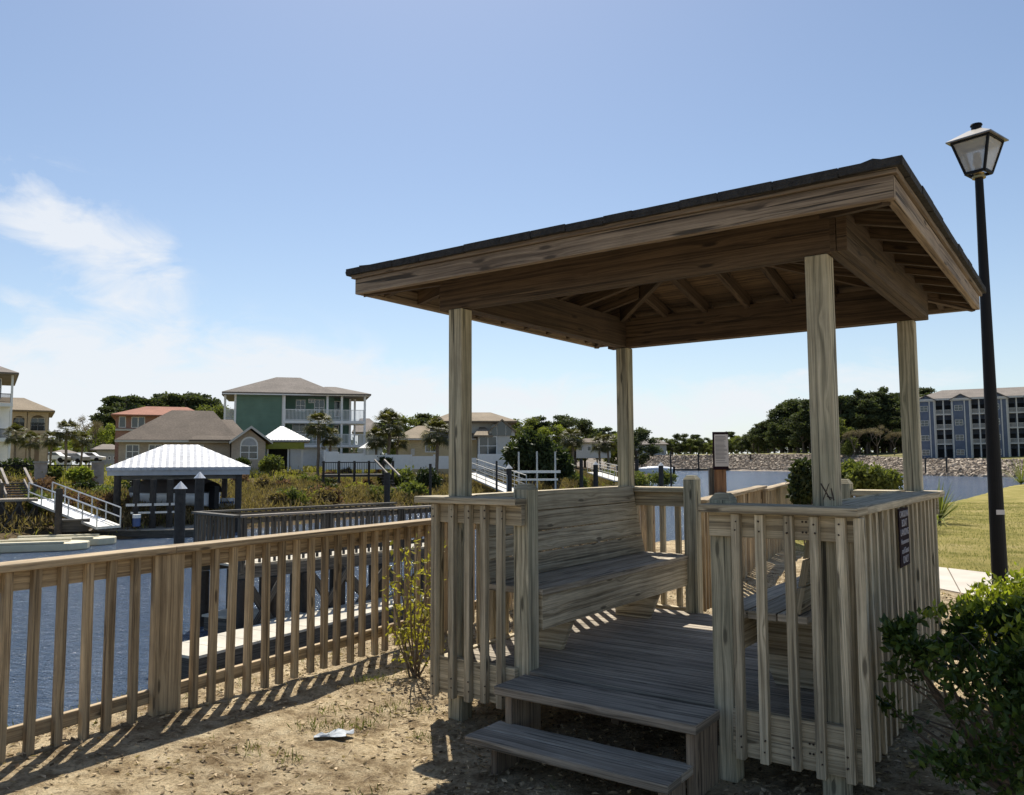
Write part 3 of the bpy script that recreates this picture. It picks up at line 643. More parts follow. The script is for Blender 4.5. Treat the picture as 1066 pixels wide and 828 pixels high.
        # shingle slope with courses
        rs = MB(); nc = 13; top = lambda k: 2.672+sl*(1.40-k)*1.0
        for i in range(nc):
            ka, kb = 1.455*i/nc, 1.455*(i+1)/nc+.004
            q = [c+n*ka-u*ka, c+n*kb-u*kb, c+n*kb+u*kb, c+n*ka+u*ka]; zz = [top(ka)+.010, top(kb)+.018, top(kb)+.018, top(ka)+.010]
            rs.poly_solid([Vector((p.x, p.y, z)) for p, z in zip(q, zz)], (0, 0, .012))
        # ragged starter tabs hanging over the edge
        x = -1.455
        while x < 1.44:
            w_ = random.uniform(.15, .3); x1 = min(x+w_, 1.455); ez = 1.460+jit(.003); z = 2.682+jit(.002)
            a = c+n*(ez-.06)+u*(x+x1)/2
            rs.board((c+n*(ez-.06)+u*x+Vector((0, 0, z))), (c+n*(ez-.06)+u*(x1-.004)+Vector((0, 0, z))), n*.06, Vector((0, 0, .017+random.random()*.002)))
            x = x1
        rs.build('shingles', M_['shingle'], g)
    for sx, sy in ((1, 1), (1, -1), (-1, 1), (-1, -1)):
        p0 = c+Vector((sx, sy, 0))*1.385; p1 = c+Vector((sx, sy, 0))*.02
        MB().board((p0.x, p0.y, rb(1.385)+.03), (p1.x, p1.y, rb(.02)+.03), Vector((-sy, sx, 0)).normalized()*.018, Vector((0, 0, .055))).build('hip_rafter', M_['beam'], g)
        q = MB(); kk = .02
        while kk < 1.36:
            k2 = kk+.12; a = c+Vector((sx, sy, 0))*kk; b = c+Vector((sx, sy, 0))*k2
            q.board((a.x, a.y, 2.697+sl*(1.40-kk)), (b.x, b.y, 2.705+sl*(1.40-k2)), Vector((-sy, sx, 0)).normalized()*.07, Vector((0, 0, .005))); kk += .115
        q.build('hip_cap', M_['shingle'], g)
    for ch in g.children:      # the eave overhangs a little more on the fence side
        if ch.name.split('.')[0] in ('rafter', 'fascia', 'drip_board', 'roof_boards', 'shingles', 'hip_rafter', 'hip_cap'):
            for v in ch.data.vertices:
                if v.co.x < C: v.co.x = C+(v.co.x-C)*1.075
    return g
make_gazebo()
# sign screwed to the right-hand rail of the gazebo
def gazebo_sign():
    p = G(W+.136, .90, 1.18); s = thing('notice_sign', 'narrow dark sign with white lettering screwed to the slats on the gazebo side', 'sign', (p.x, p.y, p.z), -TH)
    MB().box(0, .006, -.125, .125, -.165, .128, t=.5).build('sign_plate', M_['signback'], s, .002)
    for i, (tx, sz) in enumerate((('CAROLINA', .046), ('BOAT', .052), ('LANDING', .048), ('Homeowners', .036), ('and Guest', .042), ('ONLY', .052))):
        text_mesh('lettering', tx, sz, M_['signtext'], s, (.0075, 0, .098-.046*i), (R(90), 0, R(90)), .001)
gazebo_sign()

# ------------------------------------------------------------------ fences
def FP(k, off=0): q = FP0+FD*k+nl*off; return Vector((q[0], q[1], 0))
def post_cap_fence(name, label, P, D, n_, k0, k1, cap, posts, mat, pitch=.1286, base=None, group=None, ph=0.0, w_=.0195, gapb=.10, zb=None):
    root = thing(name, label, 'fence', (P(k0).x, P(k0).y, 0), 0, group); rp = Vector((P(k0).x, P(k0).y, 0)); d = Vector((D[0], D[1], 0)); n = Vector((n_[0], n_[1], 0)); up_ = Vector((0, 0, 1))
    def pt(k, off, z): return P(k)+n*off+Vector((0, 0, z))-rp
    # n points to the far side; balusters sit on the near side of the rails
    segs = sorted([k0]+list(posts)+[k1])
    for a, b in zip(segs[:-1], segs[1:]):
        if b-a < .05: continue
        MB().board(pt(a+.002, .019, cap-.088), pt(b-.002, .019, cap-.088), up_*.046, n*.018).build('top_rail', mat, root, .004)
        zz = (zb or (lambda k: .31))
        MB().board(pt(a+.002, .019, zz(a)), pt(b-.002, .019, zz(b)), up_*.035, n*.018).build('bottom_rail', mat, root, .004)
        MB().board(pt(a+.001, .0, cap-.0185), pt(b-.001, .0, cap-.0185), n*.07, up_*.0185).build('rail_cap', mat, root, .005)
    k = k0+ph; 
    while k < k1:
        if all(abs(k-p) > .075 for p in posts):
            z0 = (zz(k)-.035)-gapb+random.uniform(-.012, .012)
            MB().board(pt(k+random.uniform(-.011, .011), -.0205, z0), pt(k+random.uniform(-.003, .003), -.0205, cap-.039), d*w_, n*.019).build('baluster', mat, root, .003)
        k += pitch
    for p in posts:
        MB().board(pt(p, -.0, -.4), pt(p, -.0, cap-.0405), d*.075, n*.0415, t=.55).build('post', mat, root, .006)
    return root
post_cap_fence('picket_fence', 'long tan wooden picket fence before the water, left of the gazebo', lambda k: FP(k), FD, nl, -2.6, 8.2, 1.10, [-1.6, .885, 3.42, 5.9, 8.2], M_['fence'], ph=.055)
# second run behind the gazebo
def run2(name, label, pa, pb, cap, zbot, mat, pitch, posts, w_, ph=.05):
    a, b = atZ(*pa, cap), atZ(*pb, cap); a.z = b.z = 0; D = (b-a); L_ = D.length; D.normalize(); n = Vector((-D.y, D.x, 0))
    return post_cap_fence(name, label, lambda k: a+D*k, (D.x, D.y), (n.x, n.y), 0, L_, cap, [p*L_ for p in posts], mat, pitch=pitch, ph=ph, w_=w_, zb=lambda k: zbot, gapb=.04)
run2('picket_fence', 'shorter picket fence run seen just behind the gazebo, below the notice board', (727, 520.5), (793, 505.6), 1.23, .36, M_['fence'], .13, [.55, .98], .0195)
run2('landing_gate', 'short gate of wide brown boards beside the dark shrub behind the gazebo', (794, 508.9), (823, 501.6), 1.20, .30, M_['fence'], .19, [.99], .06)

# notice board post behind the gazebo
def notice():
    p = atY(749.5, 510, 8.0); p.z = hz(p.x, p.y); r = thing('notice_board', 'pale printed notice on a brown wooden post behind the gazebo', 'notice board', tuple(p))
    top = atY(749, 487, 8).z-p.z
    MB().box(-.055, .055, -.045, .045, -.2, top, t=.5).build('post', M_['postred'], r, .004)
    MB().box(-.105, -.062, -.03, .03, -.2, top-.0, t=.1).build('side_post', M_['pier'], r, .004)
    z0, z1 = atY(749, 487, 8).z-p.z, atY(749, 450, 8).z-p.z
    bd = MB().box(-.075, .075, -.062, -.048, z0-.02, z1, t=.3).build('board', M_['signback'], r, .002)
    MB().box(-.06, .075, -.0655, -.0625, z0+.012, z1-.025).build('paper', M_['paper'], bd)
    k = MB(); z = z1-.05
    while z > z0+.04:
        k.box(-.052, .052+random.uniform(-.02, .012), -.0672, -.0662, z, z+.0045); z -= random.choice((.013, .013, .02))
    k.build('fine_print', M_['ink'], bd)
notice()

# ------------------------------------------------------------------ lamp post
def lamp():
    Y = 7.6; b = atY(1042, 620, Y); zg = hz(b.x, b.y); r = thing('street_lamp', 'tall black lamp post with a clear tapered lantern right of the gazebo', 'street lamp', (b.x, Y, zg))
    zt = atY(1022, 186, Y).z-zg
    MB().cyl((0, 0, -.2), (0, 0, zt), .073, .036, n=20, t=.5).build('pole', M_['black'], r, smooth=False)
    MB().cyl((0, 0, -.05), (0, 0, .12), .10, .085, n=20).build('pole_base', M_['black'], r)
    MB().cyl((0, 0, zt), (0, 0, zt+.02), .06, .06, n=16).cyl((0, 0, zt+.02), (0, 0, zt+.05), .03, .05, n=16).build('fitter', M_['brass'], r)
    z0, z1 = zt+.05, atY(1022, 152, Y).z-zg+.03; a, b_ = .085, .165
    ln = bpy.data.objects.new('lantern', None); link(ln, r); ln.rotation_euler = (0, 0, R(38))
    mt, nt, bs = newmat('frosted_lantern_glass'); bs.inputs['Base Color'].default_value = (.62, .60, .55, 1); bs.inputs['Roughness'].default_value = .35; bs.inputs['Transmission Weight'].default_value = .55; bs.inputs['IOR'].default_value = 1.2
    q = MB(); cn = [(-1, -1), (1, -1), (1, 1), (-1, 1)]
    for i in range(4):
        u, v = cn[i], cn[(i+1) % 4]; q.quad([(u[0]*a, u[1]*a, z0), (v[0]*a, v[1]*a, z0), (v[0]*b_, v[1]*b_, z1), (u[0]*b_, u[1]*b_, z1)])
    q.build('glass_pane', mt, ln)
    f = MB()
    for u in cn: f.board((u[0]*a, u[1]*a, z0), (u[0]*b_, u[1]*b_, z1), (.011, 0, 0), (0, .011, 0))
    for z, w_ in ((z0, a), (z1, b_)):
        for i in range(4): u, v = cn[i], cn[(i+1) % 4]; f.board((u[0]*w_, u[1]*w_, z), (v[0]*w_, v[1]*w_, z), (0, 0, .012), ((v[1]-u[1])*.006, (u[0]-v[0])*.006, 0))
    f.build('lantern_frame', M_['black'], ln)
    rf = MB(); o = b_+.04; zt2 = z1+.12
    lo = [(u[0]*o, u[1]*o, z1+.005) for u in cn]; md = [(u[0]*.055, u[1]*.055, zt2) for u in cn]; lo2 = [(x, y, z+.012) for x, y, z in lo]
    rf.quad(lo[::-1]); 
    for i in range(4):
        j = (i+1) % 4; rf.quad([lo[i], lo[j], lo2[j], lo2[i]]); rf.quad([lo2[i], lo2[j], md[j], md[i]])
    rf.quad(md); rf.build('lantern_roof', plain('lantern_roof_metal', (.22, .21, .20), .3, .5), ln)
    MB().cyl((0, 0, zt2), (0, 0, zt2+.05), .045, .045, n=12).cyl((0, 0, zt2+.05), (0, 0, zt2+.065), .055, .05, n=12).build('finial', M_['black'], ln)
    MB().cyl((0, 0, z0), (0, 0, z0+.09), .028, n=10).cyl((0, 0, z0+.09), (0, 0, z0+.2), .04, .03, n=10).build('bulb', M_['paper'], ln)
    st = MB(); zs = atY(1038, 533, Y).z-zg; st.box(-.04, .035, -.068, -.0605, zs-.022, zs+.022); st.build('sticker', M_['paper'], r)
lamp()

# ------------------------------------------------------------------ near plants
def stems_from(base, tips, mat, name, parent, r0=.008, r1=.002, bend=.12):
    mb = MB()
    for t in tips:
        t = Vector(t); b = Vector(base)+Vector((random.uniform(-.04, .04), random.uniform(-.04, .04), 0)); p = b; n = 5
        off = Vector((random.uniform(-1, 1), random.uniform(-1, 1), .3))*bend
        for i in range(n):
            f = (i+1)/n; q = b.lerp(t, f)+off*math.sin(f*math.pi); ra, rb_ = r0+(r1-r0)*(i/n), r0+(r1-r0)*f
            mb.cyl(p, q, ra, rb_, n=5, cap=False); p = q
    return mb.build(name, mat, parent, smooth=True)
# big glossy bush in front of the gazebo's right-hand side: lumpy crown of many leafy twigs
def big_bush():
    c0 = atY(1085, 700, 3.3); bx, by = c0.x, 3.3; zg = hz(bx, by); base = Vector((bx, by, zg))
    r = thing('bush', 'large dark glossy-leaved bush at the right corner before the gazebo', 'bush', tuple(base))
    lumps = []   # px, py, distance, radius
    for px, py, Y, rr in ((948, 668, 3.25, .09), (935, 660, 3.3, .06), (930, 700, 3.3, .05), (975, 662, 3.25, .11), (1000, 660, 3.35, .12), (1030, 660, 3.4, .13), (1062, 655, 3.4, .14), (1095, 660, 3.3, .16),
                          (985, 690, 3.1, .11), (1015, 690, 3.0, .13), (1050, 690, 3.0, .14), (1090, 690, 2.9, .18), (1010, 735, 3.05, .12), (1050, 735, 2.9, .15), (1100, 750, 2.8, .2), (1000, 650, 3.7, .11),
                          (960, 700, 3.4, .07), (1140, 690, 3.1, .24), (1150, 760, 2.8, .3), (1040, 785, 2.9, .14), (970, 790, 3.0, .08), (1000, 800, 2.95, .10), (1090, 810, 2.75, .16), (925, 735, 3.5, .05), (950, 745, 3.3, .07)):
        p = atY(px, py, Y); lumps.append((p-base, rr))
    P, Pn = [], []
    for i, (p, rr) in enumerate(lumps):
        zz = p.z+base.z; dens = .9 if zz > .82 else .17
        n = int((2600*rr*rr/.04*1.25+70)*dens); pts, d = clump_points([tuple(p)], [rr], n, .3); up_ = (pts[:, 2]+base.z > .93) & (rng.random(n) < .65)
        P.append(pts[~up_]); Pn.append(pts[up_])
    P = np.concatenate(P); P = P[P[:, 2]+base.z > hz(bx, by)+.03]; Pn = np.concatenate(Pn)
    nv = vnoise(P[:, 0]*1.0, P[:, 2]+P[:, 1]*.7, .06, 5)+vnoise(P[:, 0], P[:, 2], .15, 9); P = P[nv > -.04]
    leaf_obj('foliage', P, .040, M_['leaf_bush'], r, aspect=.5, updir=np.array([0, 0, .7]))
    leaf_obj('foliage', Pn, .036, M_['leaf_sunlit'], r, aspect=.45, updir=np.array([0, 0, 1.2]))  # upper leaves painted brighter, as if the sun caught them
    stems_from((0, 0, 0), [tuple(p) for p, rr in lumps]*2, M_['twig'], 'branches', r, .012, .003)
big_bush()
def sunlit_bush():
    c = atY(1050, 640, 5.2); zg = hz(c.x, 5.2); base = Vector((c.x, 5.2, zg)); r = thing('bush', 'sunlit bright green bush at the foot of the lamp post, behind the dark one', 'bush', tuple(base)); lumps = []
    for px, py, Y, rr in ((1008, 640, 5.0, .10), (1025, 628, 5.2, .13), (1045, 618, 5.3, .15), (1065, 616, 5.2, .17), (1090, 620, 5.3, .2), (1120, 630, 5.2, .22), (1040, 645, 5.0, .16), (1070, 650, 5.0, .18), (1015, 660, 5.1, .13), (1100, 660, 5.2, .24), (1050, 670, 5.3, .18), (1060, 635, 5.6, .2)):
        lumps.append((atY(px, py, Y)-base, rr))
    pts, d = clump_points([tuple(p) for p, _ in lumps], [q for _, q in lumps], 7500, .35); nv = vnoise(pts[:, 0], pts[:, 2]+pts[:, 1], .08, 5); pts = pts[nv > -.2]
    leaf_obj('foliage', pts, .045, M_['leaf_sunlit'], r, aspect=.45, updir=np.array([0, 0, .8])); stems_from((0, 0, 0), [tuple(p) for p, _ in lumps], M_['twig'], 'branches', r, .012, .003)
sunlit_bush()
def yellow_shrub():
    b = atZ(432, 712, .1); r = thing('shrub', 'thin leggy shrub with yellow-green leaves between the fence and the gazebo corner', 'shrub', tuple(b))
    tips = []
    for px, py in ((418, 572), (405, 600), (430, 585), (445, 575), (425, 620), (450, 610), (410, 650), (440, 640), (455, 575), (452, 655), (412, 625), (436, 560)):
        tips.append(atY(px, py, b.y+random.uniform(-.25, .25))-b)
    o = stems_from((0, 0, 0), [tuple(t) for t in tips], M_['twig'], 'branches', r, .008, .002, .05)
    P = []
    for t in tips:
        for k in range(48):
            f = random.uniform(.35, 1.05); P.append(t*f+Vector((random.gauss(0, .04), random.gauss(0, .04), random.gauss(0, .04))))
    leaf_obj('foliage', np.array([tuple(p) for p in P]), .038, M_['leaf_shrub'], r, aspect=.5, updir=np.array([0, 0, .8]))
yellow_shrub()
def round_shrub(name, label, px, py, Y, wpx, hpx, mat, n, leaf, cat='shrub', group=None, holes=True):
    """dense shrub: centre pixel, distance, size in pixels"""
    c = atY(px, py, Y); rw = wpx/2/F*Y; rh = hpx/2/F*Y; zg = hz(c.x, Y)
    if c.z-rh > zg+.1: zb = zg
    else: zb = c.z-rh
    r = thing(name, label, cat, (c.x, Y, min(zg, c.z)), 0, group); base = Vector((c.x, Y, min(zg, c.z)))
    cs, rs_ = [], []
    for k in range(26):
        d = rng.normal(size=3); d /= np.linalg.norm(d); f = rng.random()**.4*.78
        cs.append(((c.x-base.x)+d[0]*rw*f, d[1]*rw*.8*f, c.z-base.z+d[2]*rh*f)); rs_.append(rw*.3*(.6+.7*rng.random()))
    P, d = clump_points(cs, rs_, n, .4); P = P[P[:, 2] > -.1]
    leaf_obj('foliage', P, leaf, mat, r, aspect=.5)
    stems_from((0, 0, 0), [c_ for c_ in cs[:12]], M_['twig'], 'branches', r, max(.012, rw*.03), .004)
    return r
round_shrub('shrub', 'dense dark shrub behind the gazebo, left of its front right post', 842, 501, 11.5, 62, 48, M_['leaf_dark'], 6500, .075)
round_shrub('shrub', 'low dark green shrub behind the gazebo between its two right posts', 902, 499, 13.0, 74, 32, M_['leaf_oak'], 6000, .08)
def spiky(px, py, Y, label, n=55, L_=.8):
    c = atY(px, py, Y); zg = min(hz(c.x, Y), c.z); r = thing('spiky_plant', label, 'plant', (c.x, Y, zg), 0, 'spiky plants on the canal bank'); V, Fc = [], []
    for k in range(n):
        a = random.uniform(0, 2*math.pi); e = random.uniform(.15, 1.4); d = Vector((math.cos(a)*math.cos(e), math.sin(a)*math.cos(e), math.sin(e))); s = d.cross(Vector((0, 0, 1))).normalized()*.022
        l = L_*random.uniform(.6, 1.1); p0 = Vector((0, 0, .05)); p1 = p0+d*l*.55; p2 = p0+d*l+Vector((0, 0, -.18*l*math.cos(e))); i = len(V)
        V += [p0-s, p0+s, p1+s, p1-s, p2+s*.1, p2-s*.1]; Fc += [(i, i+1, i+2, i+3), (i+3, i+2, i+4, i+5)]
    mesh_np('blades', [tuple(v) for v in V], Fc, M_['leaf_oak'], r, tint=rng.random(len(Fc)))
    MB().cyl((0, 0, -.1), (0, 0, .14), .07, .05, n=8).build('stem', M_['palmbark'], r)
for px, py, Y, L_, lb in ((948, 500, 17, 1.0, 'spiky plant just right of the back right gazebo post'), (975, 503, 19, 1.1, 'spiky plant on the bank between gazebo and lamp post, nearer the water'), (1062, 487, 60, 3.0, 'spiky green clump at the far right shore under the apartments'), (930, 496, 20, .9, 'spiky plant half hidden behind the back right gazebo post')):
    spiky(px, py, Y, lb, L_=L_)

# ground clutter: dead leaves, pine straw, grass tufts, stones, a scrap of paper
def scatter_near(n, x0, x1, y0, y1, cond):
    X = x0+(x1-x0)*rng.random(n); Y = y0+(y1-y0)*rng.random(n); m_ = cond(X, Y); X, Y = X[m_], Y[m_]; Z = height(X, Y)[0]; return np.stack([X, Y, Z], 1)
def litter_w(X, Y):
    k = (X-FP0[0])*FD[0]+(Y-FP0[1])*FD[1]; off = (X-FP0[0])*nl[0]+(Y-FP0[1])*nl[1]
    p = .16+.6*np.exp(-(off/.35)**2)+.75*np.exp(-(((X+.45)/.55)**2+((Y-4.9)/.8)**2))+.35*(vnoise(X, Y, .5, 3) > .08)+.45*(X > -.45)
    return rng.random(len(X)) < p
P = scatter_near(46000, -4.2, 4.5, 1.6, 9.5, litter_w); P[:, 2] += .006
V, Fc = leaves(P, .036, aspect=.55, updir=np.array([0, 0, .0]), fold=.5); V[:, 2] = P[:, 2].repeat(4)+(V[:, 2]-P[:, 2].repeat(4))*.45
tag(mesh_np('leaf_litter', V, Fc, M_['straw'], tint=np.repeat(rng.random(len(P)), 2)), 'brown dead leaves scattered over the sandy ground by the gazebo', 'leaf litter', kind='stuff')
P = scatter_near(9000, -4.2, 4.5, 1.6, 9.5, lambda X, Y: rng.random(len(X)) < .8); P[:, 2] += .004
V, Fc = leaves(P, .075, aspect=.045, updir=np.array([0, 0, 0.]), fold=.2); V[:, 2] = P[:, 2].repeat(4)+(V[:, 2]-P[:, 2].repeat(4))*.12
tag(mesh_np('pine_straw', V, Fc, M_['straw'], tint=np.repeat(rng.random(len(P)), 2)), 'fallen pine needles strewn across the bare sand', 'pine straw', kind='stuff')
tuft = []
for px, py in [(318, 770), (330, 766), (352, 764), (372, 762), (385, 758), (262, 795), (400, 720), (378, 722), (440, 768), (300, 800), (410, 742), (438, 745), (395, 748), (345, 752)]:
    c = atZ(px, py, .1)
    for k in range(26): tuft.append((c.x+random.gauss(0, .035), c.y+random.gauss(0, .035)))
for k in range(5200):
    x, y = random.uniform(-4, .2), random.uniform(2.2, 8)
    if vnoise(np.array([x]), np.array([y]), .45, 8)[0] > .22: tuft.append((x, y))
for k in range(3600):   # on the bank beyond the fence
    kk = random.uniform(-2, 9); q = FP(kk, random.uniform(.1, 1.9)); tuft.append((q.x, q.y))
tuft = np.array(tuft); P = np.concatenate([tuft, height(tuft[:, 0], tuft[:, 1])[0][:, None]], 1)
V, Fc = leaves(P, .045, aspect=.07, updir=np.array([0, 0, 2.0]))
tag(mesh_np('grass_tufts', V, Fc, M_['grass'], tint=np.repeat(rng.random(len(P)), 2)), 'thin green grass tufts on the sand and the bank behind the fence', 'grass', kind='stuff')
Pl = scatter_near(90000, 4.0, 26, 10.2, 30, lambda X, Y: sdist(X, Y, POLY_N) > .1)
V, Fc = leaves(Pl, .045, aspect=.10, updir=np.array([0, 0, 2.]))
tag(mesh_np('lawn_grass', V, Fc, M_['grass'], tint=np.repeat(rng.random(len(Pl)), 2)), 'short yellowing lawn grass behind the lamp post', 'grass', kind='stuff')
def stone(px, py, Y, w_, h_, d_, label):
    c = atY(px, py, Y); c.z = hz(c.x, Y)-.02; V = []; nu, nv_ = 14, 8
    for i in range(nv_+1):
        for j in range(nu):
            th_, ph = math.pi*i/nv_, 2*math.pi*j/nu; d = Vector((math.sin(th_)*math.cos(ph), math.sin(th_)*math.sin(ph), math.cos(th_))); k = 1+.22*math.sin(3*ph+px)+.12*math.cos(5*th_+ph*2)
            V.append((d.x*w_*k, d.y*d_*k, d.z*h_*k))
    Fc = [(i*nu+j, (i+1)*nu+j, (i+1)*nu+(j+1) % nu, i*nu+(j+1) % nu) for i in range(nv_) for j in range(nu)]
    o = mesh_np('stone', V, Fc, M_['rock2']); o.location = c; tag(o, label, 'stone', 'stones on the bank behind the fence')
stone(112, 716, 5.6, .22, .10, .16, 'broad pale stone on the bank, seen through the fence left of the thick post')
stone(140, 712, 5.9, .20, .13, .15, 'pale stone beside the broad one behind the fence, nearer the thick post')
stone(95, 728, 5.1, .11, .07, .10, 'smaller stone behind the fence, leftmost on the bank')
def paper_scrap():
    c = atZ(348, 773, .1); c.z = hz(c.x, c.y)+.006; V = []; n = 9
    for i in range(n):
        for j in range(n):
            u, v = i/(n-1)-.5, j/(n-1)-.5; V.append((u*.16+v*.04+.01*math.sin(v*9), v*.10+u*.03+.012*math.cos(u*8), .005*math.sin(u*9+v*4)+.005*math.cos(v*11+u*3)+.01+.04*max(0, abs(u)-.4)))
    Fc = [(i*n+j, (i+1)*n+j, (i+1)*n+j+1, i*n+j+1) for i in range(n-1) for j in range(n-1)]
    o = mesh_np('paper_scrap', V, Fc, M_['litter']); o.location = c; o.modifiers.new('t', 'SOLIDIFY').thickness = .002
    tag(o, 'crumpled pale scrap of paper lying on the sand before the fence', 'litter')
paper_scrap()

# ================================================================== BACKGROUND
class House:
    """a building whose features are measured at one distance Y (metres); local x/z from its own base"""
    def __init__(s, name, label, cat, px, py, Y, group=None):
        c = atY(px, py, Y); s.c = c; s.px = px; s.az = math.atan2(c.x, c.y); s.D = math.hypot(c.x, c.y); s.root = thing(name, label, cat, tuple(c), -s.az, group)
    def X(s, px, dy=0): d = ray(px, 480); return s.D*math.tan(math.atan2(d[0], d[1])-s.az)
    def Z(s, py, px=None): d = ray(s.px if px is None else px, py); return EZ+d[2]/math.hypot(d[0], d[1])*s.D-s.c.z
    def box(s, name, x0, x1, z0, z1, d0, d1, mat, parent=None, kind=None):
        o = MB().box(min(x0, x1), max(x0, x1), d0, d1, min(z0, z1), max(z0, z1), t=.5).build(name, mat, parent or s.root); return o
    def window(s, cx, cz, w, h, y=0, bars=True, arch=False, frame='white', shutters=None):
        f = MB(); t = .09; f.box(cx-w/2-t, cx+w/2+t, y-.05, y-.002, cz-h/2-t, cz-h/2); f.box(cx-w/2-t, cx+w/2+t, y-.05, y-.002, cz+h/2, cz+h/2+t)
        f.box(cx-w/2-t, cx-w/2, y-.05, y-.002, cz-h/2, cz+h/2); f.box(cx+w/2, cx+w/2+t, y-.05, y-.002, cz-h/2, cz+h/2)
        if bars: f.box(cx-.035, cx+.035, y-.045, y-.026, cz-h/2, cz+h/2); f.box(cx-w/2, cx+w/2, y-.044, y-.0255, cz-.035, cz+.035)
        o = f.build('window', M_[frame], s.root)
        g = MB(); g.box(cx-w/2, cx+w/2, y-.025, y-.004, cz-h/2, cz+h/2); g.build('pane', M_['glass'], o); return o
def hip(x0, x1, y0, y1, ze, zr, rx0, rx1, ry=None, th=.18):
    """hip roof body: eaves rectangle, ridge from rx0 to rx1"""
    ry = (y0+y1)/2 if ry is None else ry; m = MB(); e = [(x0, y0, ze), (x1, y0, ze), (x1, y1, ze), (x0, y1, ze)]; l = [(a, b, c-th) for a, b, c in e]
    r0, r1 = (rx0, ry, zr), (rx1, ry, zr)
    m.quad([e[0], e[1], r1, r0]); m.quad([e[2], e[3], r0, r1]); m.quad([e[1], e[2], r1]); m.quad([e[3], e[0], r0]); m.quad(l[::-1])
    for i in range(4): j = (i+1) % 4; m.quad([l[i], l[j], e[j], e[i]])
    return m
def gable_y(x0, x1, y0, y1, ze, zr, th=.15):
    """gable roof with its ridge running in depth; the gable end faces the camera"""
    m = MB(); xm = (x0+x1)/2
    for a, b in ((x0, xm), (xm, x1)):
        za, zb = (ze, zr) if a == x0 else (zr, ze)
        m.poly_solid([Vector((a, y0, za)), Vector((b, y0, zb)), Vector((b, y0, zb-th)), Vector((a, y0, za-th))], (0, y1-y0, 0))
    return m
def railing(x0, x1, y, z0, z1, n, m=None, pw=.05):
    m = m or MB(); m.box(x0, x1, y-.04, y+.04, z1-.07, z1); m.box(x0, x1, y-.035, y+.035, z0+.06, z0+.12)
    for i in range(n): x = x0+(x1-x0)*(i+.5)/n; m.box(x-pw/2, x+pw/2, y-.02, y+.02, z0+.12, z1-.07)
    return m

# green three-storey house ------------------------------------------------
def green_house():
    h = House('house', 'green three-storey house with white double balconies and brown hipped roof', 'house', 310, 486, 100)
    X, Z = h.X, h.Z; R_ = h.root
    xl, xm, xr = X(243), X(294), X(348)
    ze = Z(411); h.box('wall', xl, xm, 0, ze, 0, 11, M_['green']); h.box('wall', xm+.003, xr, 0, ze-.01, 2.2, 10.9, M_['green'])
    h.box('wall', xr+.003, X(366), 0, ze-.02, 4.5, 10.8, M_['green'])
    h.box('side_wall', X(236), xl-.003, 0, Z(437), 4, 10.5, M_['green'])
    hip(X(230), X(352), -1.0, 12, ze+.15, Z(389), X(285), X(311), 5).build('roof', M_['roof_grey'], R_)
    hip(X(322), X(385), -1.2, 9, ze+.13, Z(399.5), X(338), X(350), 3.6).build('roof', M_['roof_grey'], R_)
    hip(X(228), X(262), 1.5, 12.2, ze+.10, Z(401.5), X(243), X(250), 6).build('roof', M_['roof_grey'], R_)
    fs = MB(); fs.box(X(231), X(384), -.99, -.9, ze-.16, ze+.02); fs.build('eaves_board', M_['white'], R_)
    # corner boards
    for px in (243.6, 293.6): h.box('corner_board', X(px)-.12, X(px)+.12, 0, ze-.05, -.05, -.003, M_['white'])
    # balconies
    for zt, zb in ((Z(426.5), Z(438)), (Z(452), Z(463))):
        o = MB().box(xm+.15, X(380), -.6, 4.4, zb-.35, zb).build('balcony_floor', M_['white'], R_)
        railing(xm+.2, X(379.5), -.5, zb, zt, 60, pw=.06).build('balcony_railing', M_['white'], o)
    c = MB()
    for px in (295, 340, 355, 366, 371, 379): h.box('column', X(px)-.13, X(px)+.13, 0, ze-.15, -.45 if px not in (366, 371) else 4.0, -.2 if px not in (366, 371) else 4.2, M_['white'])
    # left side balcony
    o = h.box('balcony_floor', X(231), xl-.01, Z(437)-.3, Z(437), 1, 4, M_['white']); railing(X(231.5), xl-.02, 1.1, Z(437), Z(426), 14).build('balcony_railing', M_['white'], o)
    h.box('column', X(232)-.12, X(232)+.12, Z(437), ze-.12, 1.0, 1.25, M_['white'])
    # windows and doors
    for px, py, w, hh, y in ((312, 421, 1.0, 1.3, 2.2), (324, 416, .7, .35, 2.2), (349.5, 423, 1.3, 1.9, 4.5), (311, 449, 1.5, 2.0, 2.2), (347, 450, 1.5, 2.0, 4.5), (330, 450, 1.0, 1.9, 2.2), (332, 423, 1.1, 1.9, 2.2)):
        h.window(X(px), Z(py), w, hh, y)
    h.box('garage_door', X(354), X(377), 0, Z(471), 3.2, 3.3, M_['grey']); h.box('ground_wall', xm+.2, X(352), 0, Z(464.5), .4, .55, M_['white'])
    # outside stair
    st = MB(); n = 9
    for k in range(n): x = X(331)+(X(341)-X(331))*k/n; z = Z(468)+(0-Z(468))*k/n; st.box(x, x+.34, -1.8, -.7, z-.18, z)
    st.board((X(329), -1.85, Z(462)), (X(342), -1.85, Z(478)), (0, .04, 0), (0, 0, .06)); st.build('outside_stair', M_['white'], R_)
    c = atY(380, 468, 98); 
green_house()
def pavilion():
    h = House('pavilion', 'small open pavilion with white metal roof and olive awning beside the green house', 'pavilion', 298, 485, 88); X, Z = h.X, h.Z
    hip(X(271), X(322), -3, 5, Z(459), Z(443.5), X(291), X(294)).build('roof', M_['roof_metal'], h.root)
    h.box('awning', X(277), X(316), Z(468), Z(461.5), -2.9, -2.7, M_['awning'])
    for px in (279, 314, 300): h.box('post', X(px)-.1, X(px)+.1, -.6, Z(463), -2.5, -2.3, M_['white'])
    h.box('back_wall', X(276), X(302), -.4, Z(465), 3, 3.2, M_['dark']); h.box('counter', X(303), X(313), -.4, Z(476), -1.8, -1, M_['white'])
pavilion()
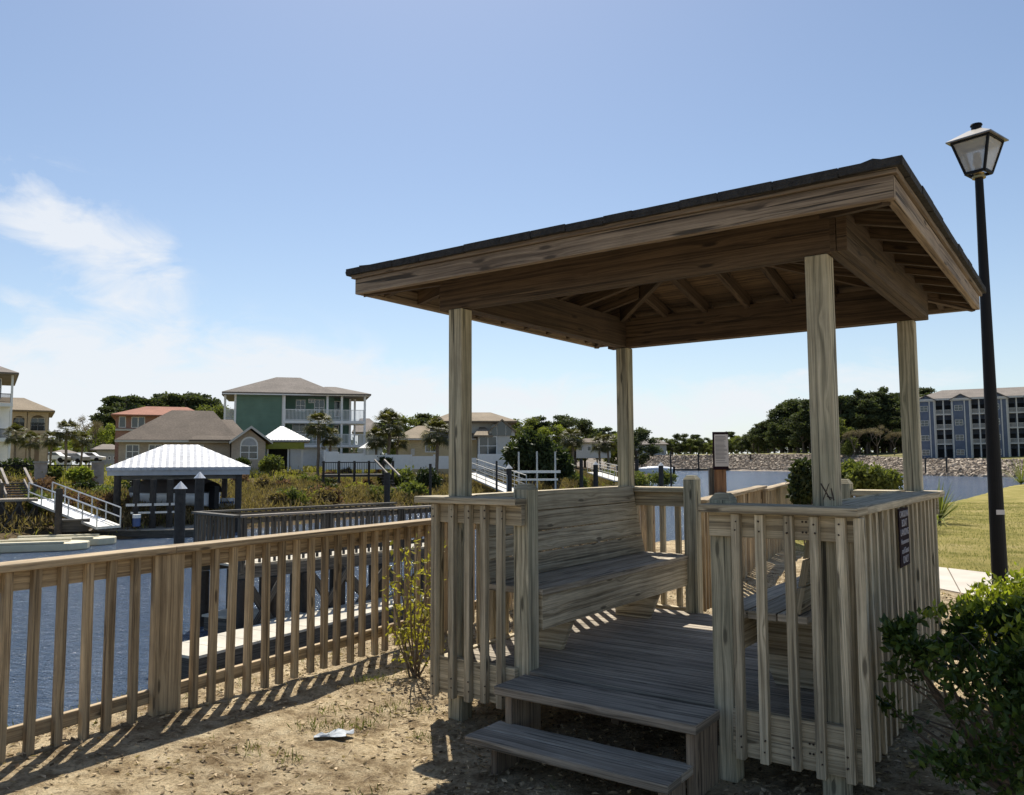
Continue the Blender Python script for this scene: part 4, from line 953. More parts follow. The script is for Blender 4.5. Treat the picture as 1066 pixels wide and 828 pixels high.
def ranch_house():
    h = House('house', 'low tan brick house with brown shingled roof and arched gable window', 'house', 205, 484, 78); X, Z = h.X, h.Z
    ze = Z(459); h.box('wall', X(121), X(240), -1, ze, 2, 14, M_['brick']); h.box('gable_wall', X(241), X(276), -1, ze-.05, 0, 12, M_['brick'])
    tri = MB().poly_solid([Vector((X(241.5), .005, ze-.05)), Vector((X(275.5), .005, ze-.05)), Vector((X(258.5), .005, Z(446)))], (0, .3, 0)); tri.build('gable_wall', M_['brick'], h.root)
    hip(X(117), X(250), 1.2, 15, ze+.1, Z(423), X(175), X(222), 7).build('roof', M_['roof_brown'], h.root)
    hip(X(196), X(262), 1.0, 12.5, ze+.14, Z(433), X(228), X(244), 6.5).build('roof', M_['roof_brown'], h.root)
    gable_y(X(238), X(283), -.6, 12.4, Z(459.5), Z(443), .2).build('roof', M_['roof_brown'], h.root)
    g = MB()
    for a, b in (((X(238), Z(461)), (X(260.5), Z(444.3))), ((X(260.5), Z(444.3)), (X(283), Z(461)))): g.board((a[0], -.64, a[1]), (b[0], -.64, b[1]), (0, .03, 0), (0, 0, .13))
    g.box(X(117.5), X(239), 1.12, 1.19, ze-.13, ze+.05); g.build('barge_board', M_['offwhite'], h.root)
    w = h.window(X(259), Z(471), 1.5, 1.2, 0); a = MB(); n = 10
    pts = [Vector((X(259)+.85*math.cos(math.pi*k/n), -.05, Z(463.5)+.85*math.sin(math.pi*k/n))) for k in range(n+1)]
    a.poly_solid(pts, (0, .045, 0)); a.build('arched_window', M_['white'], h.root)
    b = MB(); pts = [Vector((X(259)+.7*math.cos(math.pi*k/n), -.075, Z(463.7)+.7*math.sin(math.pi*k/n))) for k in range(n+1)]; b.poly_solid(pts, (0, .02, 0)); b.build('pane', M_['grey'], w)
    for px in (136, 160, 205): h.window(X(px), Z(470), 1.0, 1.2, 2)
ranch_house()
def red_house():
    h = House('house', 'red brick house with terracotta tiled roof behind the low brick house', 'house', 160, 480, 112); X, Z = h.X, h.Z
    h.box('wall', X(119), X(206), -1, Z(433), 0, 12, M_['redbrick']); hip(X(114), X(214), -1.2, 13, Z(432.5), Z(420.5), X(150), X(195)).build('roof', M_['roof_red'], h.root)
    for px in (126, 139, 146, 166, 178): h.window(X(px), Z(440), .7, 1.35, 0, bars=False)
    h.box('lower_band', X(119), X(150), Z(449), Z(447), -.3, -.01, M_['offwhite'])
red_house()
def arch_house():
    h = House('house', 'cream stucco house with arched porches and tiled roof near the left edge', 'house', 25, 484, 95); X, Z = h.X, h.Z
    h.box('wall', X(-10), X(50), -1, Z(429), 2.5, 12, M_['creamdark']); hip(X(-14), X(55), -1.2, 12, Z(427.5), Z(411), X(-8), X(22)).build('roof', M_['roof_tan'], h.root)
    # porch front with arches
    for k, (a, b) in enumerate(((9.5, 26), (27, 48.5))):
        m = MB(); xa, xb = X(a), X(b); zt = Z(427.8); zs = Z(437); xc = (xa+xb)/2; rr = (xb-xa)/2*.72; n = 12
        arc = [Vector((xc+rr*math.cos(math.pi*i/n), 0, zs+rr*.75*math.sin(math.pi*i/n))) for i in range(n+1)]
        for i in range(n): p, q = arc[i], arc[i+1]; m.poly_solid([p, Vector((p.x, 0, zt)), Vector((q.x, 0, zt)), q], (0, .4, 0))
        m.box(xa, xc-rr, 0, .4, Z(448), zt); m.box(xc+rr, xb, 0, .4, Z(448), zt); m.build('arch', M_['cream'], h.root)
        o = MB().box(xa-.02, xb+.02, -.02, 2.4, Z(451), Z(448.2)).build('porch_floor', M_['cream'], h.root); railing(xa, xb, .05, Z(448.2), Z(440), 22).build('porch_railing', M_['black'], o)
        h.box('porch_pier', xa+.01, xa+.8, -.6, Z(451.2), 0, .5, M_['cream']); h.box('porch_pier', xb-.8, xb-.01, -.6, Z(451.2), 0, .5, M_['cream'])
        h.window(xc, Z(442), 1.3, 1.7, 2.5)
arch_house()
def edge_house():
    h = House('house', 'tall white balconied house cut off by the left edge of the view', 'house', -15, 486, 80); X, Z = h.X, h.Z
    h.box('wall', X(-75), X(-6), -1, Z(388), 2.5, 12, M_['cream']); hip(X(-85), X(15.5), -1, 13, Z(387.5), Z(368), X(-60), X(-25)).build('roof', M_['roof_grey'], h.root)
    h.box('column', X(8), X(10.5), -1, Z(388.6), 0, .3, M_['white']); h.box('column', X(-20), X(-17.5), -1, Z(388.6), 0, .3, M_['white'])
    for zb, zt in ((419, 409), (456, 446)):
        o = h.box('balcony_floor', X(-70), X(10.8), Z(zb)-.35, Z(zb), -.05, 2.4, M_['white']); railing(X(-70), X(10.5), .1, Z(zb), Z(zt), 70).build('balcony_railing', M_['black'], o)
    h.box('lower_wall', X(-60), X(8), -1, Z(421), 1.2, 1.4, M_['white'])
    for px in (-40, -12): h.window(X(px), Z(402), 1.5, 1.9, 2.5)
edge_house()
def tan_house():
    h = House('house', 'tan house with brown roof and arched gable window behind the left front post', 'house', 470, 489, 92); X, Z = h.X, h.Z
    ze = Z(457); h.box('wall', X(412), X(497), -1, ze, 1.5, 12, M_['tan']); h.box('bay_wall', X(497.5), X(531), -1, Z(454), 0, 11, M_['offwhite'])
    h.box('upper_wall', X(488), X(531), Z(454), Z(438), 3, 11, M_['offwhite'])
    hip(X(408), X(505), .7, 13, ze+.1, Z(440.5), X(432), X(478)).build('roof', M_['roof_tan'], h.root)
    hip(X(446), X(540), 1.6, 12.5, Z(437.5), Z(425.5), X(470), X(514)).build('roof', M_['roof_tan'], h.root)
    hip(X(493), X(513), -.8, 4, Z(453.5), Z(444), X(500), X(506), 2.5).build('roof', M_['roof_tan'], h.root)
    gable_y(X(508), X(537), -.6, 9, Z(449), Z(436.5), .2).build('roof', M_['roof_tan'], h.root)
    tri = MB().poly_solid([Vector((X(509), -.1, Z(454))), Vector((X(536), -.1, Z(454))), Vector((X(536), -.1, Z(450))), Vector((X(522.5), -.1, Z(438.5))), Vector((X(509), -.1, Z(450)))], (0, .3, 0)); tri.build('gable_wall', M_['offwhite'], h.root)
    a = MB(); n = 8; cx, w_ = X(522), .6
    for dx, w_, top in ((-.85, .3, 445), (0, .45, 442), (.85, .3, 445)):
        pts = [Vector((cx+dx+w_, -.13, Z(454))), ]+[Vector((cx+dx+w_*math.cos(math.pi*k/n), -.13, Z(top)+w_*math.sin(math.pi*k/n))) for k in range(n+1)]+[Vector((cx+dx-w_, -.13, Z(454)))]
        a.poly_solid(pts, (0, .025, 0))
    a.build('arched_window', M_['glass'], h.root)
    h.window(X(508), Z(464.5), 1.9, 2.0, 0); h.window(X(448), Z(464), 1.1, 1.3, 1.5); h.box('vent', X(427), X(431), Z(474), Z(467), 1.4, 1.49, M_['offwhite'])
    h.box('basement_wall', X(497), X(533), Z(489), Z(473), -.7, -.1, M_['white'])
    h.box('eaves_board', X(408.5), X(496), ze-.1, ze+.05, .62, .69, M_['offwhite'])
tan_house()
def small_house():
    h = House('house', 'small house with brown roof showing between the green house and the palms', 'house', 390, 484, 130); X, Z = h.X, h.Z
    h.box('wall', X(372), X(398), -1, Z(450), 0, 10, M_['grey']); hip(X(366), X(402), -1, 11, Z(450), Z(434), X(374), X(384)).build('roof', M_['roof_grey'], h.root)
    for px in (386, 392): h.window(X(px), Z(456), 1.2, 1.3, 0)
small_house()
for (x0, x1, yt, yb, Y, lb, mt, rf) in ((662, 694, 457, 474, 330, 'long pale grey house at the tree line right of the back left post', 'grey', 'roof_grey'), (600, 636, 456, 470, 210, 'distant low house with light walls behind the palms', 'offwhite', 'roof_brown'),
                           (58, 75, 468, 480, 130, 'small white building behind the left palms', 'white', 'roof_grey'), (100, 122, 462, 480, 140, 'small dark-roofed building left of the red brick house', 'grey', 'roof_grey')):
    h = House('house', lb, 'house', (x0+x1)/2, yb+3, Y); X, Z = h.X, h.Z
    h.box('wall', X(x0), X(x1), -1, Z((yt*2+yb)/3), 0, 9, M_[mt]); w_ = X(x1)-X(x0); hip(X(x0)-1, X(x1)+1, -1, 10, Z((yt*2+yb)/3), Z(yt), X(x0)+w_*.25, X(x1)-w_*.25).build('roof', M_[rf], h.root)
    for k in range(4): h.window(X(x0)+w_*(k+.5)/4, Z(yb-3), w_*.09, w_*.12, 0, bars=False)
# apartments ---------------------------------------------------------------
def apartments():
    h = House('apartment_building', 'long slate-blue four-storey apartment block with white balconies and brown roof', 'building', 1010, 477, 186); X, Z = h.X, h.Z; R_ = h.root
    x0, x1 = X(958), X(1210); ze = Z(414.5); h.box('wall', x0, x1, -1, ze, 4.5, 16, M_['blue'])
    hip(x0-1, x1+1, 1.2, 17.5, ze+.25, Z(402), x0+5, x1-8).build('roof', M_['roof_grey'], R_)
    MB().box(x0-.9, x1+.9, 1.12, 1.19, ze-.2, ze+.2).build('eaves_board', M_['offwhite'], R_)
    fl = [Z(477), Z(461.5), Z(445.5), Z(430), ze]; per = X(1033.5)-X(995)     # one bay pattern: tower + balcony recess
    k = 0; tx = X(1001)-per
    while tx < x1-4:
        # bay tower
        a, b = tx-X(1001)+X(993.5), tx-X(1001)+X(1012.5)
        if a > x0-4:
            a = max(a, x0); tw = h.box('bay_tower', a, b, -1, ze-.3, 1.6, 4.49, M_['blue'])
            gable_y(a-.5, b+.5, 1.0, 6, ze-.1, Z(409), .25).build('gable_roof', M_['roof_grey'], R_)
            MB().poly_solid([Vector((a-.3, 1.35, ze-.3)), Vector((b+.3, 1.35, ze-.3)), Vector(((a+b)/2, 1.35, Z(410.5)))], (0, .2, 0)).build('gable', M_['blue'], R_)
            t = MB()
            for xx in (a+.06, a+(b-a)*.70, b-.06): t.box(xx-.13, xx+.13, 1.5, 1.58, -1, ze-.35)
            t.box(a-.35, b+.35, 1.3, 1.345, ze-.42, ze-.18); t.build('trim', M_['offwhite'], R_)
            for i in range(4): h.window(a+(b-a)*.36, fl[i]+1.35, 1.5, 1.15, 1.6, frame='offwhite')
        # balconies between towers
        ba, bb = b+.05, a+per-.05 if a > x0+.01 else b+per*.507
        for i in range(4):
            h.box('door', ba+.25, ba+(bb-ba)*.42, fl[i]+.1, fl[i]+2.15, 4.42, 4.49, M_['dark']); h.box('door', ba+(bb-ba)*.58, bb-.25, fl[i]+.1, fl[i]+2.15, 4.42, 4.49, M_['dark'])
            o = h.box('balcony_floor', ba, bb, fl[i]-.25, fl[i], 1.8, 4.48, M_['offwhite'])
            if i: railing(ba, bb, 1.9, fl[i], fl[i]+1.0, 16, pw=.09).build('balcony_railing', M_['offwhite'], o)
        c = MB()
        for xx in (ba+.12, (ba+bb)/2, bb-.12): c.box(xx-.14, xx+.14, 1.81, 2.05, -1, ze-.2)
        c.build('column', M_['offwhite'], R_)
        tx += per; k += 1
apartments()

# ------------------------------------------------------------------ trees
def tree_proto(kind, H_, n=2600):
    """returns (root, trunk, crown) at the origin with height H_"""
    r = bpy.data.objects.new(kind, None); col.objects.link(r); t = MB(); R0 = random
    cs, rs_ = [], []
    if kind == 'pine_tree':
        top = H_*.97; x = y = 0; seg = 7; p = Vector((0, 0, -.5))
        for i in range(seg):
            q = Vector((R0.gauss(0, .015)*H_, R0.gauss(0, .015)*H_, H_*(i+1)/seg*.95)); t.cyl(p, q, H_*.014*(1-i/seg*.8), H_*.014*(1-(i+1)/seg*.8), n=7, cap=False); p = q
        for k in range(26):
            f = R0.uniform(.34, 1); a = R0.uniform(0, 6.28); L_ = H_*(.24*(1-f)**.6+.05)*R0.uniform(.7, 1.2); b = Vector((0, 0, H_*f*.95)); e = b+Vector((math.cos(a)*L_, math.sin(a)*L_, H_*.03))
            t.cyl(b, e, H_*.004, H_*.0015, n=4, cap=False)
            for g in (.6, 1.0): q = b.lerp(e, g); cs.append(tuple(q)); rs_.append(H_*R0.uniform(.045, .08))
        mat, leaf, fl = M_['leaf_pine'], .030*H_, .7
    elif kind == 'bare_tree':
        mat, leaf, fl = M_['leaf_bare'], .012*H_, 1
        def br(p, d, L_, r_, dep):
            q = p+d*L_; t.cyl(p, q, r_, r_*.6, n=5, cap=False)
            if dep == 0: cs.append(tuple(q)); rs_.append(H_*.05); return
            for _ in range(3): nd = (d+Vector((R0.gauss(0, .45), R0.gauss(0, .45), R0.gauss(.15, .25)))).normalized(); br(q, nd, L_*R0.uniform(.62, .82), r_*.6, dep-1)
        br(Vector((0, 0, -.3)), Vector((0, 0, 1)), H_*.27, H_*.014, 4)
    else:
        mat = {'oak_tree': M_['leaf_oak'], 'spring_tree': M_['leaf_spring'], 'evergreen_tree': M_['leaf_pine']}[kind]; leaf, fl = .027*H_, .85
        t.cyl((0, 0, -.5), (0, 0, H_*.45), H_*.025, H_*.015, n=7)
        for k in range(30):
            a = R0.uniform(0, 6.28); f = R0.uniform(0, 1); zz = H_*(.18+.74*f); rad = H_*.34*math.sin(math.pi*(.12+.80*f))**.7*R0.uniform(.35, 1.0)
            q = Vector((math.cos(a)*rad, math.sin(a)*rad, zz)); cs.append(tuple(q)); rs_.append(H_*R0.uniform(.06, .12))
            if k % 2: t.cyl((0, 0, H_*R0.uniform(.15, .42)), q, H_*.009, H_*.003, n=4, cap=False)
    t.build('trunk', M_['bark'], r)
    P, d = clump_points(cs, rs_, n, .25, fl); leaf_obj('crown', P, leaf, mat, r, aspect=.75); r['h'] = H_; return r
protos = {}
def place_tree(kind, var, px, ytop, Y, label, group=None, wf=1.0, base=None):
    key = (kind, var); H0 = 10.0
    if key not in protos: protos[key] = [tree_proto(kind, H0, {'pine_tree': 7500, 'bare_tree': 3200}.get(kind, 8000)), False]
    p, used_ = protos[key]
    r = p if not used_ else copy_tree(p); protos[key][1] = True
    top = atY(px, ytop, Y); zg = hz(top.x, Y) if base is None else base; H_ = max(2, top.z-zg); s = H_/H0
    r.location = (top.x, Y, zg); r.scale = (s*wf, s*wf, s); r.rotation_euler = (0, 0, random.uniform(0, 6.28))
    if 'h' in r: del r['h']
    return tag(r, label, 'tree', group)
G1 = 'pines and oaks beyond the canal on the right'
big = [('evergreen_tree', 0, 822, 413, 327, 1.0), ('pine_tree', 0, 842, 416, 291, 1.3), ('evergreen_tree', 1, 805, 432, 315, 1.2), ('pine_tree', 1, 875, 412, 252, 1.2), ('pine_tree', 2, 893, 406, 252, 1.15), ('pine_tree', 0, 912, 408, 255, 1.2), ('pine_tree', 1, 932, 409, 261, 1.2), ('evergreen_tree', 1, 858, 424, 297, 1.0), ('pine_tree', 2, 922, 404, 258, 1.1), ('evergreen_tree', 0, 784, 447, 335, 1.4), ('pine_tree', 1, 901, 415, 249, 1.4), ('pine_tree', 2, 946, 412, 249, 1.3), ('pine_tree', 0, 962, 404, 270, 1.2), ('evergreen_tree', 0, 880, 420, 267, 1.2), ('evergreen_tree', 1, 835, 428, 291, 1.3), ('evergreen_tree', 0, 852, 434, 300, 1.5), ('evergreen_tree', 1, 872, 440, 270, 1.6), ('evergreen_tree', 0, 903, 430, 255, 1.4), ('evergreen_tree', 1, 925, 428, 267, 1.4), ('evergreen_tree', 0, 948, 432, 255, 1.5), ('oak_tree', 1, 815, 446, 327, 1.6), ('evergreen_tree', 1, 795, 452, 335, 1.6), ('evergreen_tree', 0, 772, 455, 335, 1.7), ('pine_tree', 0, 853, 410, 303, 1.3)]
big = big+[('evergreen_tree' if i % 3 else 'pine_tree', i % 2, px, yt, Y, 1.5) for i, (px, yt, Y) in enumerate(((790, 442, 322), (799, 436, 318), (812, 424, 316), (819, 420, 312), (829, 414, 306), (837, 418, 300), (848, 416, 296), (856, 412, 290), (866, 414, 286), (873, 418, 262), (884, 410, 258), (890, 416, 256), (900, 410, 256), (909, 416, 258), (918, 411, 260), (927, 414, 256), (937, 408, 258), (945, 418, 252), (953, 412, 250), (812, 440, 306), (830, 436, 300), (850, 436, 290), (868, 434, 270), (886, 430, 252), (905, 432, 250), (926, 434, 250), (944, 434, 248)))]
for i, (k, v, px, yt, Y, wf) in enumerate(big):
    place_tree(k, v, px, yt, Y, 'tall dark tree in the high clump beyond the canal, right of the notice board', G1, wf)
for k, v, px, yt, Y, lb in (('bare_tree', 0, 888, 438, 232, 'leafless brown tree in front of the tall pines, left of the back right post'), ('bare_tree', 1, 912, 434, 230, 'leafless brown tree before the pines, just left of the back right post'), ('oak_tree', 0, 871, 434, 240, 'light green tree below the tall pines, right of the front right post'), ('bare_tree', 0, 930, 442, 228, 'brown bare tree seen against the back right post')):
    place_tree(k, v, px, yt, Y, lb, None, 1.25)
x = 700
while x < 968:
    place_tree('evergreen_tree' if random.random() < .7 else 'oak_tree', int(x) % 2, x, (460 if x < 830 else 451)+random.uniform(-4, 5), (338 if x < 800 else 322 if x < 835 else 296 if x < 868 else 262)+random.uniform(0, 6), 'low undergrowth tree at the foot of the tall trees across the canal', 'undergrowth below the tall trees', 1.8); x += random.uniform(7, 11)
# tree line across the middle
mid = []
specs = [('spring_tree', 452), ('pine_tree', 448), ('spring_tree', 455), ('oak_tree', 452), ('spring_tree', 455), ('evergreen_tree', 450), ('oak_tree', 457), ('pine_tree', 452), ('evergreen_tree', 455), ('oak_tree', 456)]
x = 658; i = 0
while x < 800:
    k, yt = specs[i % len(specs)]; place_tree(k, i % 2, x, yt+random.uniform(-2, 3), 345+random.uniform(0, 25), 'tree in the low mixed tree line across the water, behind the notice board', 'low tree line across the water', 1.6); x += random.uniform(7, 12); i += 1
x = 520; i = 0
while x < 665:
    k = ('pine_tree', 'evergreen_tree', 'oak_tree', 'bare_tree', 'pine_tree', 'spring_tree')[i % 6]; yt = 434 if x < 600 else 441
    place_tree(k, i % 2, x, yt+random.uniform(-3, 5), 225+random.uniform(0, 30), 'distant tree behind the docks between the left and back posts', 'trees behind the docks', 1.5); x += random.uniform(8, 13); i += 1
x = 112; i = 0
while x < 242:
    yt = 411 if 118 < x < 215 else 424
    place_tree('pine_tree', i % 3, x, yt+random.uniform(-2, 4), 170+random.uniform(0, 15), 'dark pine crown above the terracotta roof', 'pines behind the red brick house', 1.35); x += random.uniform(9, 14); i += 1
x = 395; i = 0
while x < 470:
    place_tree(('bare_tree', 'pine_tree', 'oak_tree')[i % 3], i % 2, x, 431+random.uniform(-1, 5), 170+random.uniform(0, 15), 'tree above the tan house roof behind the palms', 'trees behind the tan house', 1.4); x += random.uniform(9, 13); i += 1
place_tree('bare_tree', 1, 95, 419, 140, 'pale bare tree standing alone left of the terracotta roof', None, .9)
for i, (px, yt, Y) in enumerate(((5, 440, 150), (60, 452, 160), (85, 448, 165), (112, 436, 150), (228, 420, 140), (35, 450, 165))):
    place_tree(('oak_tree', 'spring_tree')[i % 2], i % 2, px, yt, Y, 'green tree behind the houses on the left', 'trees behind the left houses', 1.3)
# a far-off wood closing the horizon
def far_wood():
    P = []
    for k in range(420):
        px = random.uniform(-700, 1800); Y = random.uniform(430, 600); b = atY(px, 470, Y); hgt = random.uniform(9, 15) 
        c = np.array([[b.x, Y, 3+hgt*.35], [b.x+4, Y, 3+hgt*.7], [b.x-5, Y, 3+hgt*.6]]); q, d = clump_points(c, [5, 3.6, 4], 90, .3); P.append(q)
    P = np.concatenate(P); tag(leaf_obj('distant_wood', P, 2.0, M_['leaf_pine'], aspect=.8), 'far dark wood along the horizon behind everything', 'wood', kind='stuff')
far_wood()
# palms ----------------------------------------------------------------
def palm_proto(H_=6.0):
    r = bpy.data.objects.new('palm_tree', None); col.objects.link(r); t = MB(); p = Vector((0, 0, -.3))
    for i in range(8): q = Vector((.05*math.sin(i), .04*math.cos(i*1.3), H_*(i+1)/8*.86)); t.cyl(p, q, .17, .16+.03*(i > 5), n=9, cap=False); p = q
    t.build('trunk', M_['palmbark'], r); V, Fc = [], []; c = Vector((0, 0, H_*.86))
    for k in range(64):
        a = random.uniform(0, 6.28); e = random.uniform(-.75, 1.35); L_ = H_*random.uniform(.24, .33); d = Vector((math.cos(a)*math.cos(e), math.sin(a)*math.cos(e), math.sin(e))); s = d.cross(Vector((0, 0, 1))).normalized(); hub = c+d*L_*.5+Vector((0, 0, -.04))
        i = len(V); V += [tuple(c+s*.015), tuple(c-s*.015), tuple(hub-s*.015), tuple(hub+s*.015)]; Fc.append((i, i+1, i+2, i+3))
        u = d.cross(s)
        for m in range(13):
            th_ = (m-6)/6*1.25; dd = (d*math.cos(th_)+s*math.sin(th_)).normalized(); l = L_*.62*(1-.3*abs(th_)/1.25); w_ = dd.cross(u).normalized()*.05; e1 = hub+dd*l*.6; e2 = hub+dd*l+Vector((0, 0, -l*.35)); i = len(V)
            V += [tuple(hub), tuple(e1+w_), tuple(e2), tuple(e1-w_)]; Fc.append((i, i+1, i+2, i+3))
    mesh_np('crown', V, Fc, M_['leaf_palm'], r, tint=rng.random(len(Fc))); return r
palm0 = palm_proto()
palms = [(17, 441, 70, 'palm with yellowing fronds before the cream arched house'), (70, 436, 74, 'bushy palm in the middle of the left lawn, right of the arched house'), (86, 449, 82, 'smaller palm just right of the bushy left palm'), (54, 447, 78, 'smaller palm just left of the bushy left palm'), (32, 449, 68, 'short yellowish palm beside the left edge palms'),
         (332, 427, 84, 'palm in front of the green house balconies'), (405, 425, 86, 'tallest palm, standing right of the green house'), (392, 444, 84, 'short palm left of the tallest palm'), (414, 447, 88, 'short palm right of the tallest palm'), (455, 434, 78, 'single palm before the tan house, left of the gazebo post'),
         (596, 444, 118, 'palm above the docks left of the back left post'), (624, 452, 130, 'slim palm among the docks near the back left post'), (633, 450, 128, 'slim palm closest to the back left post'), (560, 462, 90, 'palm top rising from the dark thicket by the boat lift'), (344, 443, 86, 'small palm beside the balconied house palm')]
for i, (px, yt, Y, lb) in enumerate(palms):
    r = palm0 if i == 0 else copy_tree(palm0); b = atY(px, yt, Y); zg = hz(b.x, Y); s = max(.4, (b.z-zg)/6.6)
    r.location = (b.x, Y, zg); r.rotation_euler = (0, 0, i*1.7); r.scale = (max(s*.9, .55),)*2+(s,); tag(r, lb, 'palm tree', 'palm trees around the houses')
# dark thicket and other shrubs on the left bank
round_shrub('thicket', 'tall dark green thicket beside the white boat lift poles, behind the bench', 552, 476, 74, 60, 58, M_['leaf_dark'], 9000, .5)
round_shrub('thicket', 'dark green thicket between the boat lift and the sloping white walkway', 578, 483, 80, 44, 40, M_['leaf_dark'], 5000, .5)
round_shrub('hedge', 'clipped round hedge in front of the arched brick gable', 282, 482, 74, 34, 13, M_['leaf_oak'], 3000, .3, 'hedge')
for i, (px, py, Y, w_, h_, mt) in enumerate(((252, 482, 74, 16, 8, 'leaf_dark'), (415, 498, 64, 44, 16, 'leaf_oak'), (445, 500, 62, 30, 24, 'leaf_dark'), (430, 512, 56, 40, 18, 'leaf_oak'), (50, 493, 52, 26, 16, 'leaf_oak'), (20, 487, 60, 40, 12, 'leaf_dark'), (84, 494, 50, 24, 10, 'leaf_spring'), (600, 500, 92, 30, 14, 'leaf_oak'), (633, 497, 110, 26, 12, 'leaf_oak'), (660, 500, 95, 50, 10, 'leaf_oak'), (690, 498, 90, 34, 8, 'leaf_oak'), (478, 487, 82, 18, 14, 'leaf_oak'), (402, 480, 84, 20, 12, 'leaf_dark'), (350, 482, 84, 20, 8, 'leaf_oak'))):
    round_shrub('bank_shrub', 'loose shrub on the far bank among the houses and docks', px, py, Y, w_, h_, M_[mt], 1800, .3, 'shrub', 'shrubs on the far bank')
def bank_row(y0, y1, n, xr, s, mt, name, lb, sz, dlr):
    lo, hi = dlr; P = []
    m = 0
    X = rng.uniform(xr[0], xr[1], n*6); Y = rng.uniform(y0, y1, n*6); d = sdist(X, Y, POLY_L); k = (d > lo) & (d < hi) & (rng.random(len(X)) < .35+1.3*(vnoise(X, Y, 5, 3)+.25)); X, Y = X[k][:n], Y[k][:n]; Z = height(X, Y)[0]; hg = s*(.4+.8*(vnoise(X, Y, 7, 9)+.5))
    P = np.stack([X, Y, Z+hg*rng.random(len(X))], 1); V, Fc = leaves(P, sz, aspect=.16, updir=np.array([0, 0, 1.6])); tag(mesh_np(name, V, Fc, M_[mt], tint=np.repeat(rng.random(len(P)), 2)), lb, 'marsh plants', kind='stuff')
bank_row(30, 130, 170000, (-75, 30), 1.15, 'marsh', 'marsh_scrub', 'reddish brown marsh scrub covering the far bank', .34, (-.6, 15))
bank_row(32, 130, 60000, (-75, 30), .75, 'reed', 'marsh_grass', 'yellow-green marsh grass on the upper bank below the houses', .3, (10, 32))
bank_row(30, 140, 16000, (-75, 30), .5, 'reed', 'marsh_edge_grass', 'low green grass at the waterline of the far bank', .3, (-1.2, 2.0))
for i in range(95):
    px = random.uniform(-20, 640); dd = random.uniform(1.5, 20); 
    Y = 30
    for _ in range(200):
        Y += .6; q = atY(px, 480, Y)
        if sdist(np.array([q.x]), np.array([Y]), POLY_L)[0] > dd: break
    w_ = random.uniform(18, 42)*45/Y; py = 482+(1.55-(hz(q.x, Y)+.7))/Y*840
    round_shrub('marsh_bush', 'rounded bush in the marsh scrub of the far bank', px, py, Y, w_, w_*random.uniform(.5, .75), M_[random.choice(('marsh_red', 'marsh_red', 'marsh', 'leaf_oak', 'leaf_dark', 'leaf_oak', 'reed'))], 1500, .2, 'bush', 'rounded bushes in the marsh scrub')
# riprap on the right bank: the largest stones each their own, the rest one mass
def riprap():
    n = 60000; t = rng.random(n); V, Fc, T = [], [], []
    pts = np.array(POLY_R[1:12]); seg = np.linalg.norm(np.diff(pts, axis=0), axis=1); cum = np.concatenate([[0], np.cumsum(seg)]); u = rng.random(n)*cum[-1]; i = np.clip(np.searchsorted(cum, u)-1, 0, len(seg)-1); f = (u-cum[i])/seg[i]
    base = pts[i]*(1-f)[:, None]+pts[i+1]*f[:, None]; d_ = (pts[i+1]-pts[i])/seg[i][:, None]; nrm = np.stack([d_[:, 1], -d_[:, 0]], 1)
    for sgn in (1,):
        X = base[:, 0]+nrm[:, 0]*rng.uniform(-12, 12, n); Y = base[:, 1]+nrm[:, 1]*rng.uniform(-12, 12, n)
    Z, dn, dr, dl = height(X, Y); k = (dr > -.5) & (dr < 9.5); X, Y, Z = X[k], Y[k], Z[k]
    cube = np.array([[-1, -1, -1], [1, -1, -1], [1, 1, -1], [-1, 1, -1], [-.8, -.8, 1], [.7, -.9, .8], [.8, .7, 1], [-.9, .8, .7]]); fcs = np.array([[0, 3, 2, 1], [4, 5, 6, 7], [0, 1, 5, 4], [1, 2, 6, 5], [2, 3, 7, 6], [3, 0, 4, 7]])
    m = len(X); s = (.16+.26*rng.random(m)**2)*(1+.0012*Y); C = cube[None]*s[:, None, None]*np.array([1, .8, .6])+rng.normal(0, .12, (m, 8, 3))*s[:, None, None]; a = rng.random(m)*6.28; ca, sa = np.cos(a), np.sin(a)
    tl = rng.normal(0, .35, m); x_, y_, z_ = C[..., 0].copy(), C[..., 1].copy(), C[..., 2].copy(); z2 = z_*np.cos(tl)[:, None]+x_*np.sin(tl)[:, None]; x2 = x_*np.cos(tl)[:, None]-z_*np.sin(tl)[:, None]
    C[..., 0] = x2*ca[:, None]-y_*sa[:, None]+X[:, None]; C[..., 1] = x2*sa[:, None]+y_*ca[:, None]+Y[:, None]; C[..., 2] = z2+Z[:, None]
    Fa = (fcs[None]+np.arange(m)[:, None, None]*8).reshape(-1, 4)
    mt, nt, bs = newmat('riprap'); at = N(nt, 'ShaderNodeAttribute'); at.attribute_name = 'tint'; nt.links.new(ramp(nt, [(0, (.10, .075, .055)), (.5, (.27, .215, .16)), (1, (.50, .42, .33))], at.outputs['Fac']), bs.inputs['Base Color']); bs.inputs['Roughness'].default_value = .9
    tag(mesh_np('riprap', C.reshape(-1, 3), Fa, mt, tint=np.repeat(rng.random(m), 6)), 'loose pale riprap stones lining the far canal bank', 'riprap', kind='stuff')
riprap()

